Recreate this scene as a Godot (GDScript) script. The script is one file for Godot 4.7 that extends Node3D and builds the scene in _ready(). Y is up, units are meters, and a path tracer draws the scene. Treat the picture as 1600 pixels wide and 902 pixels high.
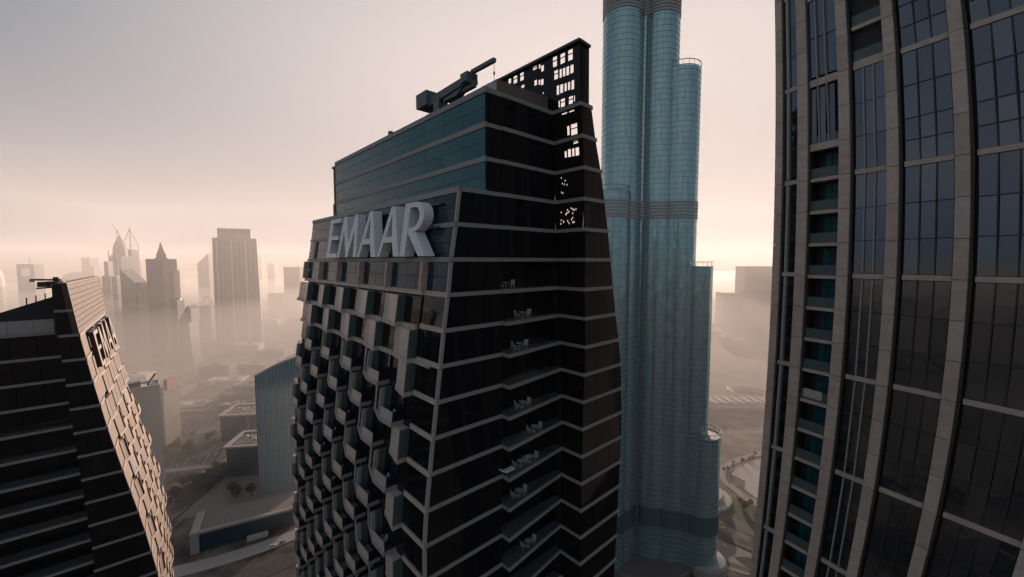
extends Node3D

# A hazy morning among tall towers, seen from about 200 m above the ground.
const EYE := 200.0
const FLOOR := 3.5

var rng := RandomNumberGenerator.new()
var taken := {}
var M := {}

# ---------------------------------------------------------------- mesh collecting
var V := PackedVector3Array()
var N := PackedVector3Array()


func begin() -> void:
	V = PackedVector3Array()
	N = PackedVector3Array()


func tri(a: Vector3, b: Vector3, c: Vector3, away: Vector3) -> void:
	var n := (b - a).cross(c - a)
	if n.length_squared() < 1e-14:
		return
	n = n.normalized()
	if n.dot((a + b + c) / 3.0 - away) < 0.0:
		n = -n
		V.append_array([a, b, c])
	else:
		V.append_array([a, c, b])
	N.append_array([n, n, n])


func quad(a: Vector3, b: Vector3, c: Vector3, d: Vector3, away: Vector3) -> void:
	tri(a, b, c, away)
	tri(a, c, d, away)


func hexa(p: Array) -> void:
	var m := Vector3.ZERO
	for q in p:
		m += q
	m /= 8.0
	for f in [[0, 1, 2, 3], [4, 5, 6, 7], [0, 1, 5, 4], [1, 2, 6, 5], [2, 3, 7, 6], [3, 0, 4, 7]]:
		quad(p[f[0]], p[f[1]], p[f[2]], p[f[3]], m)


func box(c: Vector3, s: Vector3, turn := 0.0) -> void:
	var b := Basis(Vector3.UP, turn)
	var h := s / 2.0
	var p := []
	for y in [-h.y, h.y]:
		for q in [[-1, -1], [1, -1], [1, 1], [-1, 1]]:
			p.append(c + b * Vector3(q[0] * h.x, y, q[1] * h.z))
	hexa(p)


# a box whose front may slope: depth p1a at u0 and p1b at u1
func fslope(f: Callable, u0: float, u1: float, h0: float, h1: float, p0: float, p1a: float, p1b: float) -> void:
	hexa([f.call(u0, h0, p0), f.call(u1, h0, p0), f.call(u1, h0, p1b), f.call(u0, h0, p1a),
		f.call(u0, h1, p0), f.call(u1, h1, p0), f.call(u1, h1, p1b), f.call(u0, h1, p1a)])


func fbox(f: Callable, u0: float, u1: float, h0: float, h1: float, p0: float, p1: float) -> void:
	fslope(f, u0, u1, h0, h1, p0, p1, p1)


# a bar between two points
func bar(a: Vector3, b: Vector3, w: float, t: float = -1.0) -> void:
	if t < 0.0:
		t = w
	var d := (b - a).normalized()
	var s := d.cross(Vector3.UP)
	if s.length() < 0.05:
		s = d.cross(Vector3.RIGHT)
	s = s.normalized() * w / 2.0
	var u := s.cross(d).normalized() * t / 2.0
	hexa([a - s - u, a + s - u, a + s + u, a - s + u, b - s - u, b + s - u, b + s + u, b - s + u])


# rings of [radius, height] turned round an upright axis, smooth
func lathe(c: Vector3, rings: Array, n: int, from := 0.0, to := TAU) -> void:
	for k in rings.size() - 1:
		var r0: float = rings[k][0]
		var r1: float = rings[k + 1][0]
		var y0: float = rings[k][1]
		var y1: float = rings[k + 1][1]
		var slope := Vector2(y1 - y0, r0 - r1).normalized()
		for i in n:
			var a := from + (to - from) * i / n
			var b := from + (to - from) * (i + 1) / n
			var da := Vector3(cos(a), 0, sin(a))
			var db := Vector3(cos(b), 0, sin(b))
			var p := [c + da * r0 + Vector3(0, y0, 0), c + db * r0 + Vector3(0, y0, 0), c + db * r1 + Vector3(0, y1, 0), c + da * r1 + Vector3(0, y1, 0)]
			var na := (da * slope.x + Vector3(0, slope.y, 0)).normalized()
			var nb := (db * slope.x + Vector3(0, slope.y, 0)).normalized()
			V.append_array([p[0], p[1], p[2], p[0], p[2], p[3]])
			N.append_array([na, nb, nb, na, nb, na])


func disc(c: Vector3, r: float, n: int) -> void:
	for i in n:
		var a := TAU * i / n
		var b := TAU * (i + 1) / n
		tri(c, c + Vector3(cos(a), 0, sin(a)) * r, c + Vector3(cos(b), 0, sin(b)) * r, c - Vector3(0, 1, 0))


# a plan polygon (x, z) raised from y0 to y1
func prism(poly: PackedVector2Array, y0: float, y1: float) -> void:
	if Geometry2D.is_polygon_clockwise(poly):
		poly.reverse()
	var t := Geometry2D.triangulate_polygon(poly)
	var far := Vector3(0, -1e6, 0)
	for i in range(0, t.size(), 3):
		var q := [poly[t[i]], poly[t[i + 1]], poly[t[i + 2]]]
		tri(Vector3(q[0].x, y1, q[0].y), Vector3(q[1].x, y1, q[1].y), Vector3(q[2].x, y1, q[2].y), far)
	for i in poly.size():
		var a := poly[i]
		var b := poly[(i + 1) % poly.size()]
		var out := Vector3(b.y - a.y, 0, a.x - b.x).normalized()
		var m := Vector3((a.x + b.x) / 2, (y0 + y1) / 2, (a.y + b.y) / 2) - out
		quad(Vector3(a.x, y0, a.y), Vector3(b.x, y0, b.y), Vector3(b.x, y1, b.y), Vector3(a.x, y1, a.y), m)


func made() -> ArrayMesh:
	var a := []
	a.resize(Mesh.ARRAY_MAX)
	a[Mesh.ARRAY_VERTEX] = V
	a[Mesh.ARRAY_NORMAL] = N
	var m := ArrayMesh.new()
	if V.size():
		m.add_surface_from_arrays(Mesh.PRIMITIVE_TRIANGLES, a)
	return m


func numbered(called: String) -> String:
	if not taken.has(called):
		taken[called] = 0
		return called
	taken[called] += 1
	return "%s_%03d" % [called, taken[called]]


func part(called: String, mat: Material, parent: Node, kind := "", label := "") -> MeshInstance3D:
	var o := MeshInstance3D.new()
	o.mesh = made()
	o.material_override = mat
	o.name = numbered(called) if parent == self else called
	parent.add_child(o, true)
	if kind:
		o.set_meta("kind", kind)
	if label:
		o.set_meta("label", label)
	return o


func tag(o: Node, label: String, category: String, group := "") -> void:
	o.set_meta("label", label)
	o.set_meta("category", category)
	if group:
		o.set_meta("group", group)


func thing(called: String, label: String, category: String, at := Vector3.ZERO, group := "") -> Node3D:
	var o := Node3D.new()
	o.name = numbered(called)
	add_child(o)
	o.position = at
	tag(o, label, category, group)
	return o


func setting(called: String, mat: Material, label: String) -> MeshInstance3D:
	var o := part(called, mat, self, "structure", label)
	return o


func dup(o: Node3D, stem: String, at: Vector3, turn: float, label: String) -> Node3D:
	var c: Node3D = o.duplicate()
	c.name = numbered(stem)
	add_child(c)
	c.position = at
	c.rotation.y = turn
	c.set_meta("label", label)
	return c


# ---------------------------------------------------------------- materials
func noise(freq: float, oct := 4, s := 1, low := 0.75, high := 1.0, size := 512) -> NoiseTexture2D:
	var f := FastNoiseLite.new()
	f.seed = s
	f.frequency = freq
	f.fractal_octaves = oct
	var t := NoiseTexture2D.new()
	t.width = size
	t.height = size
	t.seamless = true
	t.noise = f
	var g := Gradient.new()
	g.set_color(0, Color(low, low, low))
	g.set_color(1, Color(high, high, high))
	t.color_ramp = g
	return t


func bumps(freq: float, s: int) -> NoiseTexture2D:
	var f := FastNoiseLite.new()
	f.seed = s
	f.frequency = freq
	f.fractal_octaves = 2
	var t := NoiseTexture2D.new()
	t.width = 512
	t.height = 512
	t.seamless = true
	t.as_normal_map = true
	t.bump_strength = 4.0
	t.noise = f
	return t


func mat(r: float, g: float, b: float, rough := 0.8, tex: Texture2D = null, scale := 0.1, spec := 0.5, metal := 0.0) -> StandardMaterial3D:
	var m := StandardMaterial3D.new()
	m.albedo_color = Color(r, g, b).linear_to_srgb()
	m.roughness = rough
	m.metallic_specular = spec
	m.metallic = metal
	if tex:
		m.albedo_texture = tex
		m.uv1_triplanar = true
		m.uv1_world_triplanar = true
		m.uv1_scale = Vector3.ONE * scale
	return m


func wavy(m: StandardMaterial3D, t: Texture2D, amount: float, scale: float) -> StandardMaterial3D:
	m.normal_enabled = true
	m.normal_texture = t
	m.normal_scale = amount
	m.uv1_triplanar = true
	m.uv1_world_triplanar = true
	m.uv1_scale = Vector3.ONE * scale
	return m


func materials() -> void:
	var dirt := noise(0.012, 5, 3, 0.82, 1.0)
	var streak := noise(0.03, 5, 8, 0.8, 1.0)
	var blot := noise(0.006, 5, 12, 0.55, 1.0)
	var wave := bumps(0.012, 21)
	M.scale_edge = mat(0.33, 0.325, 0.31, 0.6, streak, 0.2)
	M.band = mat(0.29, 0.305, 0.305, 0.6, streak, 0.23)
	M.stone = mat(0.50, 0.44, 0.385, 0.65, dirt, 0.13)
	M.stones = [M.stone, mat(0.47, 0.41, 0.355, 0.65, dirt, 0.13), mat(0.53, 0.475, 0.42, 0.62, dirt, 0.17)]
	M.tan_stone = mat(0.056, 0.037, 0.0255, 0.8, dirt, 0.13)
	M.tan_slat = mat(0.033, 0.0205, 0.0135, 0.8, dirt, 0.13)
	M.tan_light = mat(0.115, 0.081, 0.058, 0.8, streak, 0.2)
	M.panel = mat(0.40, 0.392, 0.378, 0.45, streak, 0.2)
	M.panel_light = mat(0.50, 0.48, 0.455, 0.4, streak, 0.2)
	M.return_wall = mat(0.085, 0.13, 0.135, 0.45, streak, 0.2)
	M.balustrade = mat(0.42, 0.42, 0.40, 0.3, streak, 0.3)
	M.glass_black = [mat(0.010, 0.011, 0.013, 0.06, null, 1, 0.36), mat(0.013, 0.013, 0.014, 0.09, null, 1, 0.33), mat(0.008, 0.009, 0.011, 0.05, null, 1, 0.38)]
	M.glass_blue = [mat(0.012, 0.016, 0.03, 0.07, null, 1, 0.6), mat(0.015, 0.02, 0.035, 0.1, null, 1, 0.6)]
	M.teal = [mat(0.014, 0.105, 0.135, 0.24, null, 1, 0.42), mat(0.017, 0.115, 0.145, 0.27, null, 1, 0.42), mat(0.012, 0.097, 0.125, 0.22, null, 1, 0.42)]
	M.grid_glass = [mat(0.012, 0.034, 0.05, 0.12, null, 1, 0.33), mat(0.016, 0.042, 0.06, 0.16, null, 1, 0.33), mat(0.010, 0.03, 0.045, 0.1, null, 1, 0.36)]
	M.tower_glass = []
	for k in 4:
		M.tower_glass.append(wavy(mat(0.115 + 0.012 * k, 0.132 + 0.012 * k, 0.155 + 0.013 * k, 0.04 + 0.02 * k, null, 1, 0.5, 0.92), wave, 0.10, 0.11))
	M.core = mat(0.02, 0.02, 0.022, 0.7)
	M.dark_metal = mat(0.055, 0.065, 0.07, 0.45, null, 1, 0.5, 0.3)
	M.mullion = mat(0.03, 0.03, 0.032, 0.5)
	M.trim = mat(0.36, 0.37, 0.37, 0.45, streak, 0.3)
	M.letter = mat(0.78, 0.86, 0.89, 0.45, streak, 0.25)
	M.crane = mat(0.10, 0.135, 0.15, 0.55, dirt, 0.3)
	M.white = mat(0.7, 0.7, 0.68, 0.5)
	M.chair = mat(0.30, 0.33, 0.34, 0.5)
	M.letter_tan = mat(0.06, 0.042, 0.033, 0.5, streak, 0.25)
	M.slab_top = mat(0.075, 0.095, 0.10, 0.6, dirt, 0.2)
	M.brown_wall = mat(0.16, 0.13, 0.115, 0.8, dirt, 0.2)
	M.clear = StandardMaterial3D.new()
	M.clear.transparency = BaseMaterial3D.TRANSPARENCY_ALPHA
	M.clear.albedo_color = Color(0.2, 0.25, 0.25, 0.02)
	M.clear.roughness = 0.03
	M.clear.metallic_specular = 0.22
	M.spire_glass = wavy(mat(0.33, 0.535, 0.585, 0.2, null, 1, 0.6, 0.68), wave, 0.25, 0.03)
	M.spire_glass.albedo_texture = noise(0.02, 4, 44, 0.84, 1.0)
	M.spire_glass.uv1_scale = Vector3(0.045, 0.008, 0.045)
	M.spire_band = mat(0.34, 0.37, 0.37, 0.4, null, 1, 0.5, 0.3)
	M.spire_fin = mat(0.20, 0.25, 0.27, 0.3, null, 1, 0.5, 0.6)
	M.louver = mat(0.31, 0.32, 0.32, 0.6)
	M.seam = mat(0.10, 0.12, 0.13, 0.5)
	M.far_wall = [mat(0.17, 0.165, 0.16, 0.8, dirt, 0.02), mat(0.22, 0.20, 0.185, 0.8, dirt, 0.02), mat(0.13, 0.14, 0.15, 0.5, dirt, 0.02)]
	M.far_light = mat(0.36, 0.33, 0.30, 0.8)
	M.far_glass = mat(0.06, 0.075, 0.085, 0.15, null, 1, 0.6)
	M.ground = mat(0.26, 0.22, 0.185, 0.95, blot, 0.004)
	M.ground.detail_enabled = true
	M.ground.detail_albedo = noise(0.02, 5, 31, 0.35, 1.0)
	M.ground.detail_blend_mode = BaseMaterial3D.BLEND_MODE_MUL
	M.ground.uv2_triplanar = true
	M.ground.uv2_world_triplanar = true
	M.ground.uv2_scale = Vector3.ONE * 0.0011
	M.asphalt = mat(0.055, 0.053, 0.052, 0.85, dirt, 0.03)
	M.paving = mat(0.19, 0.17, 0.15, 0.85, dirt, 0.05)
	M.concrete = mat(0.32, 0.30, 0.275, 0.8, dirt, 0.06)
	M.line_paint = mat(0.6, 0.6, 0.58, 0.7)
	M.grass = mat(0.05, 0.06, 0.03, 0.95, dirt, 0.05)
	M.leaf = [mat(0.035, 0.05, 0.025, 0.8), mat(0.05, 0.065, 0.03, 0.8)]
	M.bark = mat(0.09, 0.07, 0.05, 0.9)
	M.water = wavy(mat(0.26, 0.235, 0.22, 0.08, null, 1, 0.5), bumps(0.03, 5), 0.2, 0.05)
	M.teal_front = [wavy(mat(0.20, 0.38, 0.43, 0.1, null, 1, 0.65, 0.3), wave, 0.2, 0.05), wavy(mat(0.18, 0.35, 0.40, 0.14, null, 1, 0.65, 0.3), wave, 0.2, 0.05)]
	M.salmon = mat(0.26, 0.15, 0.115, 0.8)  # warm sunlight on an end wall, mixed into its colour


# ---------------------------------------------------------------- helpers on tables
func table(t: Array, h: float) -> float:
	if h <= t[0][0]:
		return t[0][1]
	for i in t.size() - 1:
		if h <= t[i + 1][0]:
			return lerpf(t[i][1], t[i + 1][1], (h - t[i][0]) / (t[i + 1][0] - t[i][0]))
	return t[-1][1]


# ================================================================ the sign tower
const CX := [[-60.0, -3.7], [-27.8, -3.46], [-24.5, -3.2], [-17.6, -2.37], [-10.6, -1.45], [-6.9, -0.98], [-3.3, -0.42], [0.2, 0.0], [3.8, 0.6], [7.3, 1.07]]
const XIN := [[-60.0, 16.6], [-30.0, 16.8], [-19.0, 16.9], [-11.0, 16.4], [-7.3, 16.1], [-3.4, 15.65], [3.8, 15.38], [10.8, 15.18], [17.8, 14.6], [24.4, 14.5]]
const ZB := [[-60.0, 3.3], [-19.0, 3.3], [-11.0, 3.98], [-7.2, 4.12], [0.2, 4.46], [24.4, 4.2]]
const XR := [[-60.0, 23.6], [-37.0, 25.0], [-30.0, 25.4], [-22.0, 25.8], [-15.0, 24.9], [-7.7, 22.7], [0.0, 20.7], [3.5, 20.1], [7.1, 19.35], [10.6, 18.6], [14.1, 17.5], [17.4, 16.7], [21.0, 16.36], [24.5, 16.1]]
const BACK := -46.6
const PITCH := 8.35


func sign_left(u: float, h: float, p: float) -> Vector3:
	return Vector3(table(CX, h) - p, h + EYE, u)


func sign_front(u: float, h: float, p: float) -> Vector3:
	return Vector3(u, h + EYE, p)


func sign_step(u: float, h: float, p: float) -> Vector3:
	return Vector3(table(XIN, h) - p, h + EYE, u)


func sign_wing(u: float, h: float, p: float) -> Vector3:
	return Vector3(u, h + EYE, table(ZB, h) + p)


func sign_upper(u: float, h: float, p: float) -> Vector3:
	return Vector3(4.35 - p, h + EYE, u)


func pick(a: Array) -> Material:
	return a[rng.randi() % a.size()]


# one scale of the patterned face: recess, sloping box, balcony. e is the u of the box's leading edge
func scale_unit(f: Callable, t: Node3D, e: float, h0: float, lit: bool, wide: float, u_low: float) -> void:
	var h1 := h0 + FLOOR
	var s := maxf(e - wide, u_low)
	if e - s < 0.8:
		return
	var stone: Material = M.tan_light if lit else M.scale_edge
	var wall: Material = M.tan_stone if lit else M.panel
	# edge of the slab: comes out along the box and runs on under the balcony
	begin()
	fslope(f, s, e, h0 - 0.5, h0, -0.2, 0.3, 1.3)
	fbox(f, e, e + 3.0, h0 - 0.5, h0, -0.2, 1.3)
	part("slab", stone, t)
	# leading edge post and the side wall of the box
	begin()
	fbox(f, e - 0.28, e, h0, h1 - 0.5, 0.85, 1.34)
	part("edge_post", stone, t)
	begin()
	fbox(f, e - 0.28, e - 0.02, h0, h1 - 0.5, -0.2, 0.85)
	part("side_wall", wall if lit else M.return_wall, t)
	# sloping window of the box
	begin()
	fslope(f, s + 0.9, e - 0.28, h0, h1 - 0.5, -0.2, 0.42, 0.98)
	part("window", (M.tan_stone if rng.randf() < 0.7 else M.core) if lit else pick(M.glass_black), t)
	begin()
	fslope(f, s, s + 0.9, h0, h1 - 0.5, -0.2, 0.26, 0.48)
	part("wall_panel", wall, t)
	# balcony: front and side parapet of glass over the slab
	begin()
	fbox(f, e, e + 3.0, h0, h0 + 1.12, 1.2, 1.27)
	part("balustrade", stone if lit else M.balustrade, t)
	begin()
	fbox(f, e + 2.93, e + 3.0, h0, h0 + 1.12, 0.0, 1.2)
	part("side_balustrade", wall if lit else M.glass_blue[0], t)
	# the door behind the balcony and the recess beyond it
	begin()
	fbox(f, e + 0.02, e + 1.6, h0, h1 - 0.5, -0.2, 0.0)
	part("door", pick(M.glass_black), t)
	begin()
	fbox(f, e + 1.66, e + 3.0, h0, h1 - 0.5, -0.2, 0.02)
	part("window", pick(M.glass_blue) if not lit else pick(M.glass_black), t)


# a box without a balcony: two cladding panels, a post and a side wall
func closed_unit(f: Callable, t: Node3D, e: float, h0: float, lit: bool, u_low: float) -> void:
	var h1 := h0 + FLOOR
	var s := maxf(e - 4.7, u_low)
	if e - s < 0.8:
		return
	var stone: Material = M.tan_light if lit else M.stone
	begin()
	fslope(f, s, e, h0 - 0.5, h0, -0.2, 0.3, 0.95)
	part("slab", stone, t)
	var m := maxf(e - 2.7, s)
	if m > s + 0.3:
		begin()
		fslope(f, s, m - 0.05, h0, h1 - 0.5, -0.2, 0.2, 0.45)
		part("cladding_panel", M.tan_stone if lit else M.panel, t)
	begin()
	fslope(f, m, (m + e) / 2 - 0.03, h0, h1 - 0.5, -0.2, 0.52, 0.68)
	part("cladding_panel", M.tan_stone if lit else M.panel_light, t)
	begin()
	fslope(f, (m + e) / 2 + 0.03, e - 0.2, h0, h1 - 0.5, -0.2, 0.7, 0.84)
	part("cladding_panel", M.tan_stone if lit else M.panel_light, t)
	begin()
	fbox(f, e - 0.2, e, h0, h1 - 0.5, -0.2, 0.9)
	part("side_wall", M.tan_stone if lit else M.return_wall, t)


# letters as polygons in a box one unit high; x to the right
func letters() -> Dictionary:
	var d := {}
	d.E = [[[0, 0], [0.8, 0], [0.8, 0.115], [0.2, 0.115], [0.2, 0.45], [0.7, 0.45], [0.7, 0.56], [0.2, 0.56], [0.2, 0.885], [0.78, 0.885], [0.78, 1], [0, 1]]]
	d.M = [[[0, 0], [0.13, 0], [0.25, 0.66], [0.55, 0], [0.66, 0], [0.98, 0.66], [1.1, 0], [1.29, 0], [1.08, 1], [0.93, 1], [0.61, 0.3], [0.29, 1], [0.18, 1]]]
	d.A = [[[0, 0], [0.14, 0], [0.25, 0.29], [0.68, 0.29], [0.80, 0], [1.01, 0], [0.60, 1], [0.42, 1], [0.291, 0.40], [0.291, 0.399], [0.64, 0.40], [0.48, 0.82], [0.290, 0.40], [0.12, 0.25]]]
	return d


func extrude(poly: PackedVector2Array, p0: float, p1: float, put: Callable) -> void:
	if Geometry2D.is_polygon_clockwise(poly):
		poly.reverse()
	var t := Geometry2D.triangulate_polygon(poly)
	var mid := Vector2.ZERO
	for q in poly:
		mid += q / poly.size()
	var back: Vector3 = put.call(mid.x, mid.y, (p0 + p1) / 2)
	var out: Vector3 = put.call(mid.x, mid.y, p1) - put.call(mid.x, mid.y, p0)
	for i in range(0, t.size(), 3):
		var q := [poly[t[i]], poly[t[i + 1]], poly[t[i + 2]]]
		for p in [p0, p1]:
			var a: Vector3 = put.call(q[0].x, q[0].y, p)
			tri(a, put.call(q[1].x, q[1].y, p), put.call(q[2].x, q[2].y, p), a + out * (-1.0 if p == p1 else 1.0))
	for i in poly.size():
		var a := poly[i]
		var b := poly[(i + 1) % poly.size()]
		var o := Vector2(b.y - a.y, a.x - b.x).normalized() * 0.5
		var m := (a + b) / 2 - o
		quad(put.call(a.x, a.y, p0), put.call(b.x, b.y, p0), put.call(b.x, b.y, p1), put.call(a.x, a.y, p1), put.call(m.x, m.y, (p0 + p1) / 2))


# polygons (in metres) that make up one letter of the sign, without holes: pieces butt end to end
func glyph(which: String, w: float, hh: float) -> Array:
	var out := []
	var raw := []
	match which:
		"E":
			raw = [[[0, 0], [1, 0], [1, 0.10], [0.27, 0.10], [0.27, 0.45], [0.9, 0.45], [0.9, 0.55], [0.27, 0.55], [0.27, 0.89], [0.98, 0.89], [0.98, 1], [0, 1]]]
		"M":
			raw = [[[0, 0], [0.11, 0], [0.22, 0.68], [0.47, 0], [0.56, 0], [0.78, 0.66], [0.86, 0], [1, 0], [0.87, 1], [0.74, 1], [0.52, 0.33], [0.27, 1], [0.14, 1]]]
		"A":
			raw = [[[0, 0], [0.13, 0], [0.24, 0.28], [0.32, 0.40], [0.51, 0.86], [0.51, 1], [0.43, 1]],
				[[0.24, 0.28], [0.64, 0.28], [0.60, 0.40], [0.32, 0.40]],
				[[0.64, 0.28], [0.77, 0], [1, 0], [0.60, 1], [0.51, 1], [0.51, 0.86], [0.60, 0.40]]]
		"R":
			var o := []
			var inn := []
			for k in 13:
				var a := PI / 2 - PI * k / 12.0
				o.append([0.40 + 0.37 * cos(a), 0.72 + 0.28 * sin(a)])
				inn.append([0.40 + 0.20 * cos(a), 0.72 + 0.185 * sin(a)])
			inn.reverse()
			raw = [[[0, 0], [0.21, 0], [0.21, 1], [0, 1]],
				[[0.21, 0.905]] + inn.slice(12, 13) + o.slice(0, 1) + [[0.21, 1]],
				o + inn,
				[[0.21, 0.44], [0.40, 0.44], [0.40, 0.535], [0.21, 0.535]],
				[[0.21, 0.44], [0.74, 0], [1, 0], [0.52, 0.44]]]
	for r in raw:
		var q := PackedVector2Array()
		for c in r:
			q.append(Vector2(c[0] * w, c[1] * hh))
		out.append(q)
	return out


func sign_letters(f: Callable, runs: Array, h0: float, hh: float, p0: float, p1: float, dir: float, material: Material, where: String) -> void:
	var node := thing("building_sign", "large pale letters %s" % where, "sign")
	node.transform = current.transform
	for r in runs:
		begin()
		for poly in glyph(r[0], r[2], hh):
			extrude(poly, p0, p1, func(x, y, p): return f.call(r[1] + dir * x, h0 + y, p))
		part("letter", material, node)
	begin()
	var a: float = runs[0][1]
	var b: float = runs[-1][1] + dir * runs[-1][2]
	for y in [0.3, hh * 0.5, hh - 0.5]:
		fbox(f, minf(a, b) + 0.1, maxf(a, b) - 0.1, h0 + y, h0 + y + 0.16, 0.02, p0 + 0.05)
	part("mounting_rail", M.dark_metal, node)


var current: Node3D


func sign_tower() -> void:
	var d2 := Vector3(0.73960532, 0, -0.67304084)
	var t := thing("sign_tower", "dark tapering tower in the middle with giant letters and a patterned left face", "tower", Vector3(-5.9985, 0, -40.2))
	t.basis = Basis(d2, Vector3.UP, Vector3(0.67304084, 0, 0.73960532))
	current = t
	var top := 6
	# cores behind the glass
	begin()
	var hs := [-200.0, -60.0]
	for k in range(16, -4, -1):
		hs.append(0.15 - FLOOR * k)
	for i in hs.size() - 1:
		var a: float = hs[i]
		var b: float = hs[i + 1]
		var p := []
		for h in [a, b]:
			var l := table(CX, h) + 0.3
			var r := table(XIN, h) - 0.05
			if b > 7.2:
				l = 4.6
			p.append_array([Vector3(l, h + EYE, BACK + 0.3), Vector3(r, h + EYE, BACK + 0.3), Vector3(r, h + EYE, -1.2 if b < 0.2 else -0.3), Vector3(l, h + EYE, -1.2 if b < 0.2 else -0.3)])
		hexa(p)
		if b > 3.7:
			continue
		p = []
		for h in [a, b]:
			var l := table(XIN, h) + 0.3
			var r := table(XR, h) - 0.1
			p.append_array([Vector3(l, h + EYE, BACK + 0.3), Vector3(r, h + EYE, BACK + 0.3), Vector3(r, h + EYE, table(ZB, h) - 0.3), Vector3(l, h + EYE, table(ZB, h) - 0.3)])
		hexa(p)
	part("wall", M.core, t)
	begin()
	box(Vector3(9.6, 14.15 + EYE, BACK / 2), Vector3(9.6, 7.0, -BACK - 0.7))
	part("wall", M.core, t)
	# roof of the lower and of the upper block, and of the wing
	begin()
	hexa([Vector3(1.0, 7.0 + EYE, BACK), Vector3(4.6, 7.0 + EYE, BACK), Vector3(4.6, 7.0 + EYE, -0.1), Vector3(1.0, 7.0 + EYE, -0.1), Vector3(1.0, 7.2 + EYE, BACK), Vector3(4.6, 7.2 + EYE, BACK), Vector3(4.6, 7.2 + EYE, -0.1), Vector3(1.0, 7.2 + EYE, -0.1)])
	part("roof", M.slab_top, t)

	# ---- right face: bands and glass, floor by floor
	for k in range(-5, 17):
		var h0: float = 0.15 - FLOOR * k
		var front := k > -6
		var a := table(CX, h0)
		if k <= -3:
			a = 4.35
		var b := table(XIN, h0)
		var deep := clampf((k - 0.4) * 0.55, 0.0, 1.25)
		# bands
		if h0 < 17.8:
			begin()
			fbox(sign_front, a, 6.5, h0 - 0.21, h0 + 0.21, -0.3, 0.10)
			part("floor_band", M.band, t)
			begin()
			var q0: float = 0.10 + deep + (0.14 if k <= 0 else 0.0)
			fslope(sign_front, 6.5, b - 0.02, h0 - 0.21, h0 + 0.21, -1.1 if k > 0 else -0.3, q0, 0.16)
			part("floor_band" if k < 1 else "balcony_slab", M.band, t)
			if k >= 1:
				begin()
				fslope(sign_front, 6.5, b - 0.1, h0 + 0.213, h0 + 0.24, -1.0, q0 - 0.12, 0.1)
				part("balcony_floor", M.slab_top, t)
				begin()
				hexa([sign_front(6.52, h0 + 0.24, q0 - 0.09), sign_front(b - 0.1, h0 + 0.24, 0.10), sign_front(b - 0.1, h0 + 0.24, 0.12), sign_front(6.52, h0 + 0.24, q0 - 0.07),
					sign_front(6.52, h0 + 1.35, q0 - 0.09), sign_front(b - 0.1, h0 + 1.35, 0.10), sign_front(b - 0.1, h0 + 1.35, 0.12), sign_front(6.52, h0 + 1.35, q0 - 0.07)])
				part("glass_balustrade", M.clear, t)
		if k <= 16:
			begin()
			fbox(sign_step, 0.05, table(ZB, h0) + 0.1, h0 - 0.20, h0 + 0.20, -0.25, 0.10)
			part("floor_band", M.band, t)
		begin()
		fbox(sign_wing, b - 0.1, table(XR, h0) + 0.08, h0 - 0.21, h0 + 0.21, -0.3, 0.13)
		part("floor_band", M.band, t)
		# glass above this band
		var g0 := h0 + 0.21
		var g1 := h0 + FLOOR - 0.21
		if k >= -4:
			var n := 3
			for i in n:
				var ta := float(i) / n
				var tb := float(i + 1) / n
				begin()
				hexa([sign_front(lerpf(table(CX, g0) if k > -2 else 4.35, 6.5, ta) + 0.03, g0, -0.2), sign_front(lerpf(table(CX, g0) if k > -2 else 4.35, 6.5, tb) - 0.03, g0, -0.2), sign_front(lerpf(table(CX, g0) if k > -2 else 4.35, 6.5, tb) - 0.03, g0, 0.0), sign_front(lerpf(table(CX, g0) if k > -2 else 4.35, 6.5, ta) + 0.03, g0, 0.0),
					sign_front(lerpf(table(CX, g1) if k > -2 else 4.35, 6.5, ta) + 0.03, g1, -0.2), sign_front(lerpf(table(CX, g1) if k > -2 else 4.35, 6.5, tb) - 0.03, g1, -0.2), sign_front(lerpf(table(CX, g1) if k > -2 else 4.35, 6.5, tb) - 0.03, g1, 0.0), sign_front(lerpf(table(CX, g1) if k > -2 else 4.35, 6.5, ta) + 0.03, g1, 0.0)])
				part("window_pane", pick(M.glass_black), t)
			for i in 4:
				var w := (b - 6.5) / 4
				begin()
				var back := -0.95 if k >= 1 else 0.0
				fbox(sign_front, 6.5 + w * i + 0.03, 6.5 + w * (i + 1) - 0.03, g0, g1, back - 0.2, back)
				part("window_pane", pick(M.glass_black), t)
			if k >= 1:
				begin()
				fbox(sign_front, 6.42, 6.5, g0, g1, -1.1, 0.0)
				part("side_wall", M.core, t)
		if k >= 0:
			for i in 2:
				var w := (table(ZB, h0) - 0.1) / 2
				begin()
				fbox(sign_step, 0.05 + w * i, 0.05 + w * (i + 1) - 0.05, g0, g1, -0.2, 0.0)
				part("window_pane", pick(M.glass_black), t)
		if k >= -4 and k < 17:
			var n := 3 if k > -2 else (2 if k > -4 else 1)
			for i in n:
				begin()
				var p := []
				for g in [g0, g1]:
					var l := table(XIN, g) + 0.05
					var r := table(XR, g)
					var w := (r - l) / n
					var ua := l + w * i + 0.03
					var ub := l + w * (i + 1) - 0.03
					p.append_array([sign_wing(ua, g, -0.2), sign_wing(ub, g, -0.2), sign_wing(ub, g, 0.0), sign_wing(ua, g, 0.0)])
				hexa(p)
				part("window_pane", pick(M.glass_black), t)
	# top pane of the wing and its coping
	begin()
	fbox(sign_wing, 14.55, 16.2, 17.95, 24.2, -0.2, -0.02)
	part("cladding_panel", M.glass_black[0], t)
	begin()
	bar(Vector3(14.35, 24.42 + EYE, BACK), Vector3(14.35, 24.42 + EYE, 4.35), 0.5, 0.28)
	bar(Vector3(14.3, 24.421 + EYE, 4.25), Vector3(16.2, 24.3 + EYE, 4.25), 0.36, 0.27)
	part("coping", M.dark_metal, t)

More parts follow.
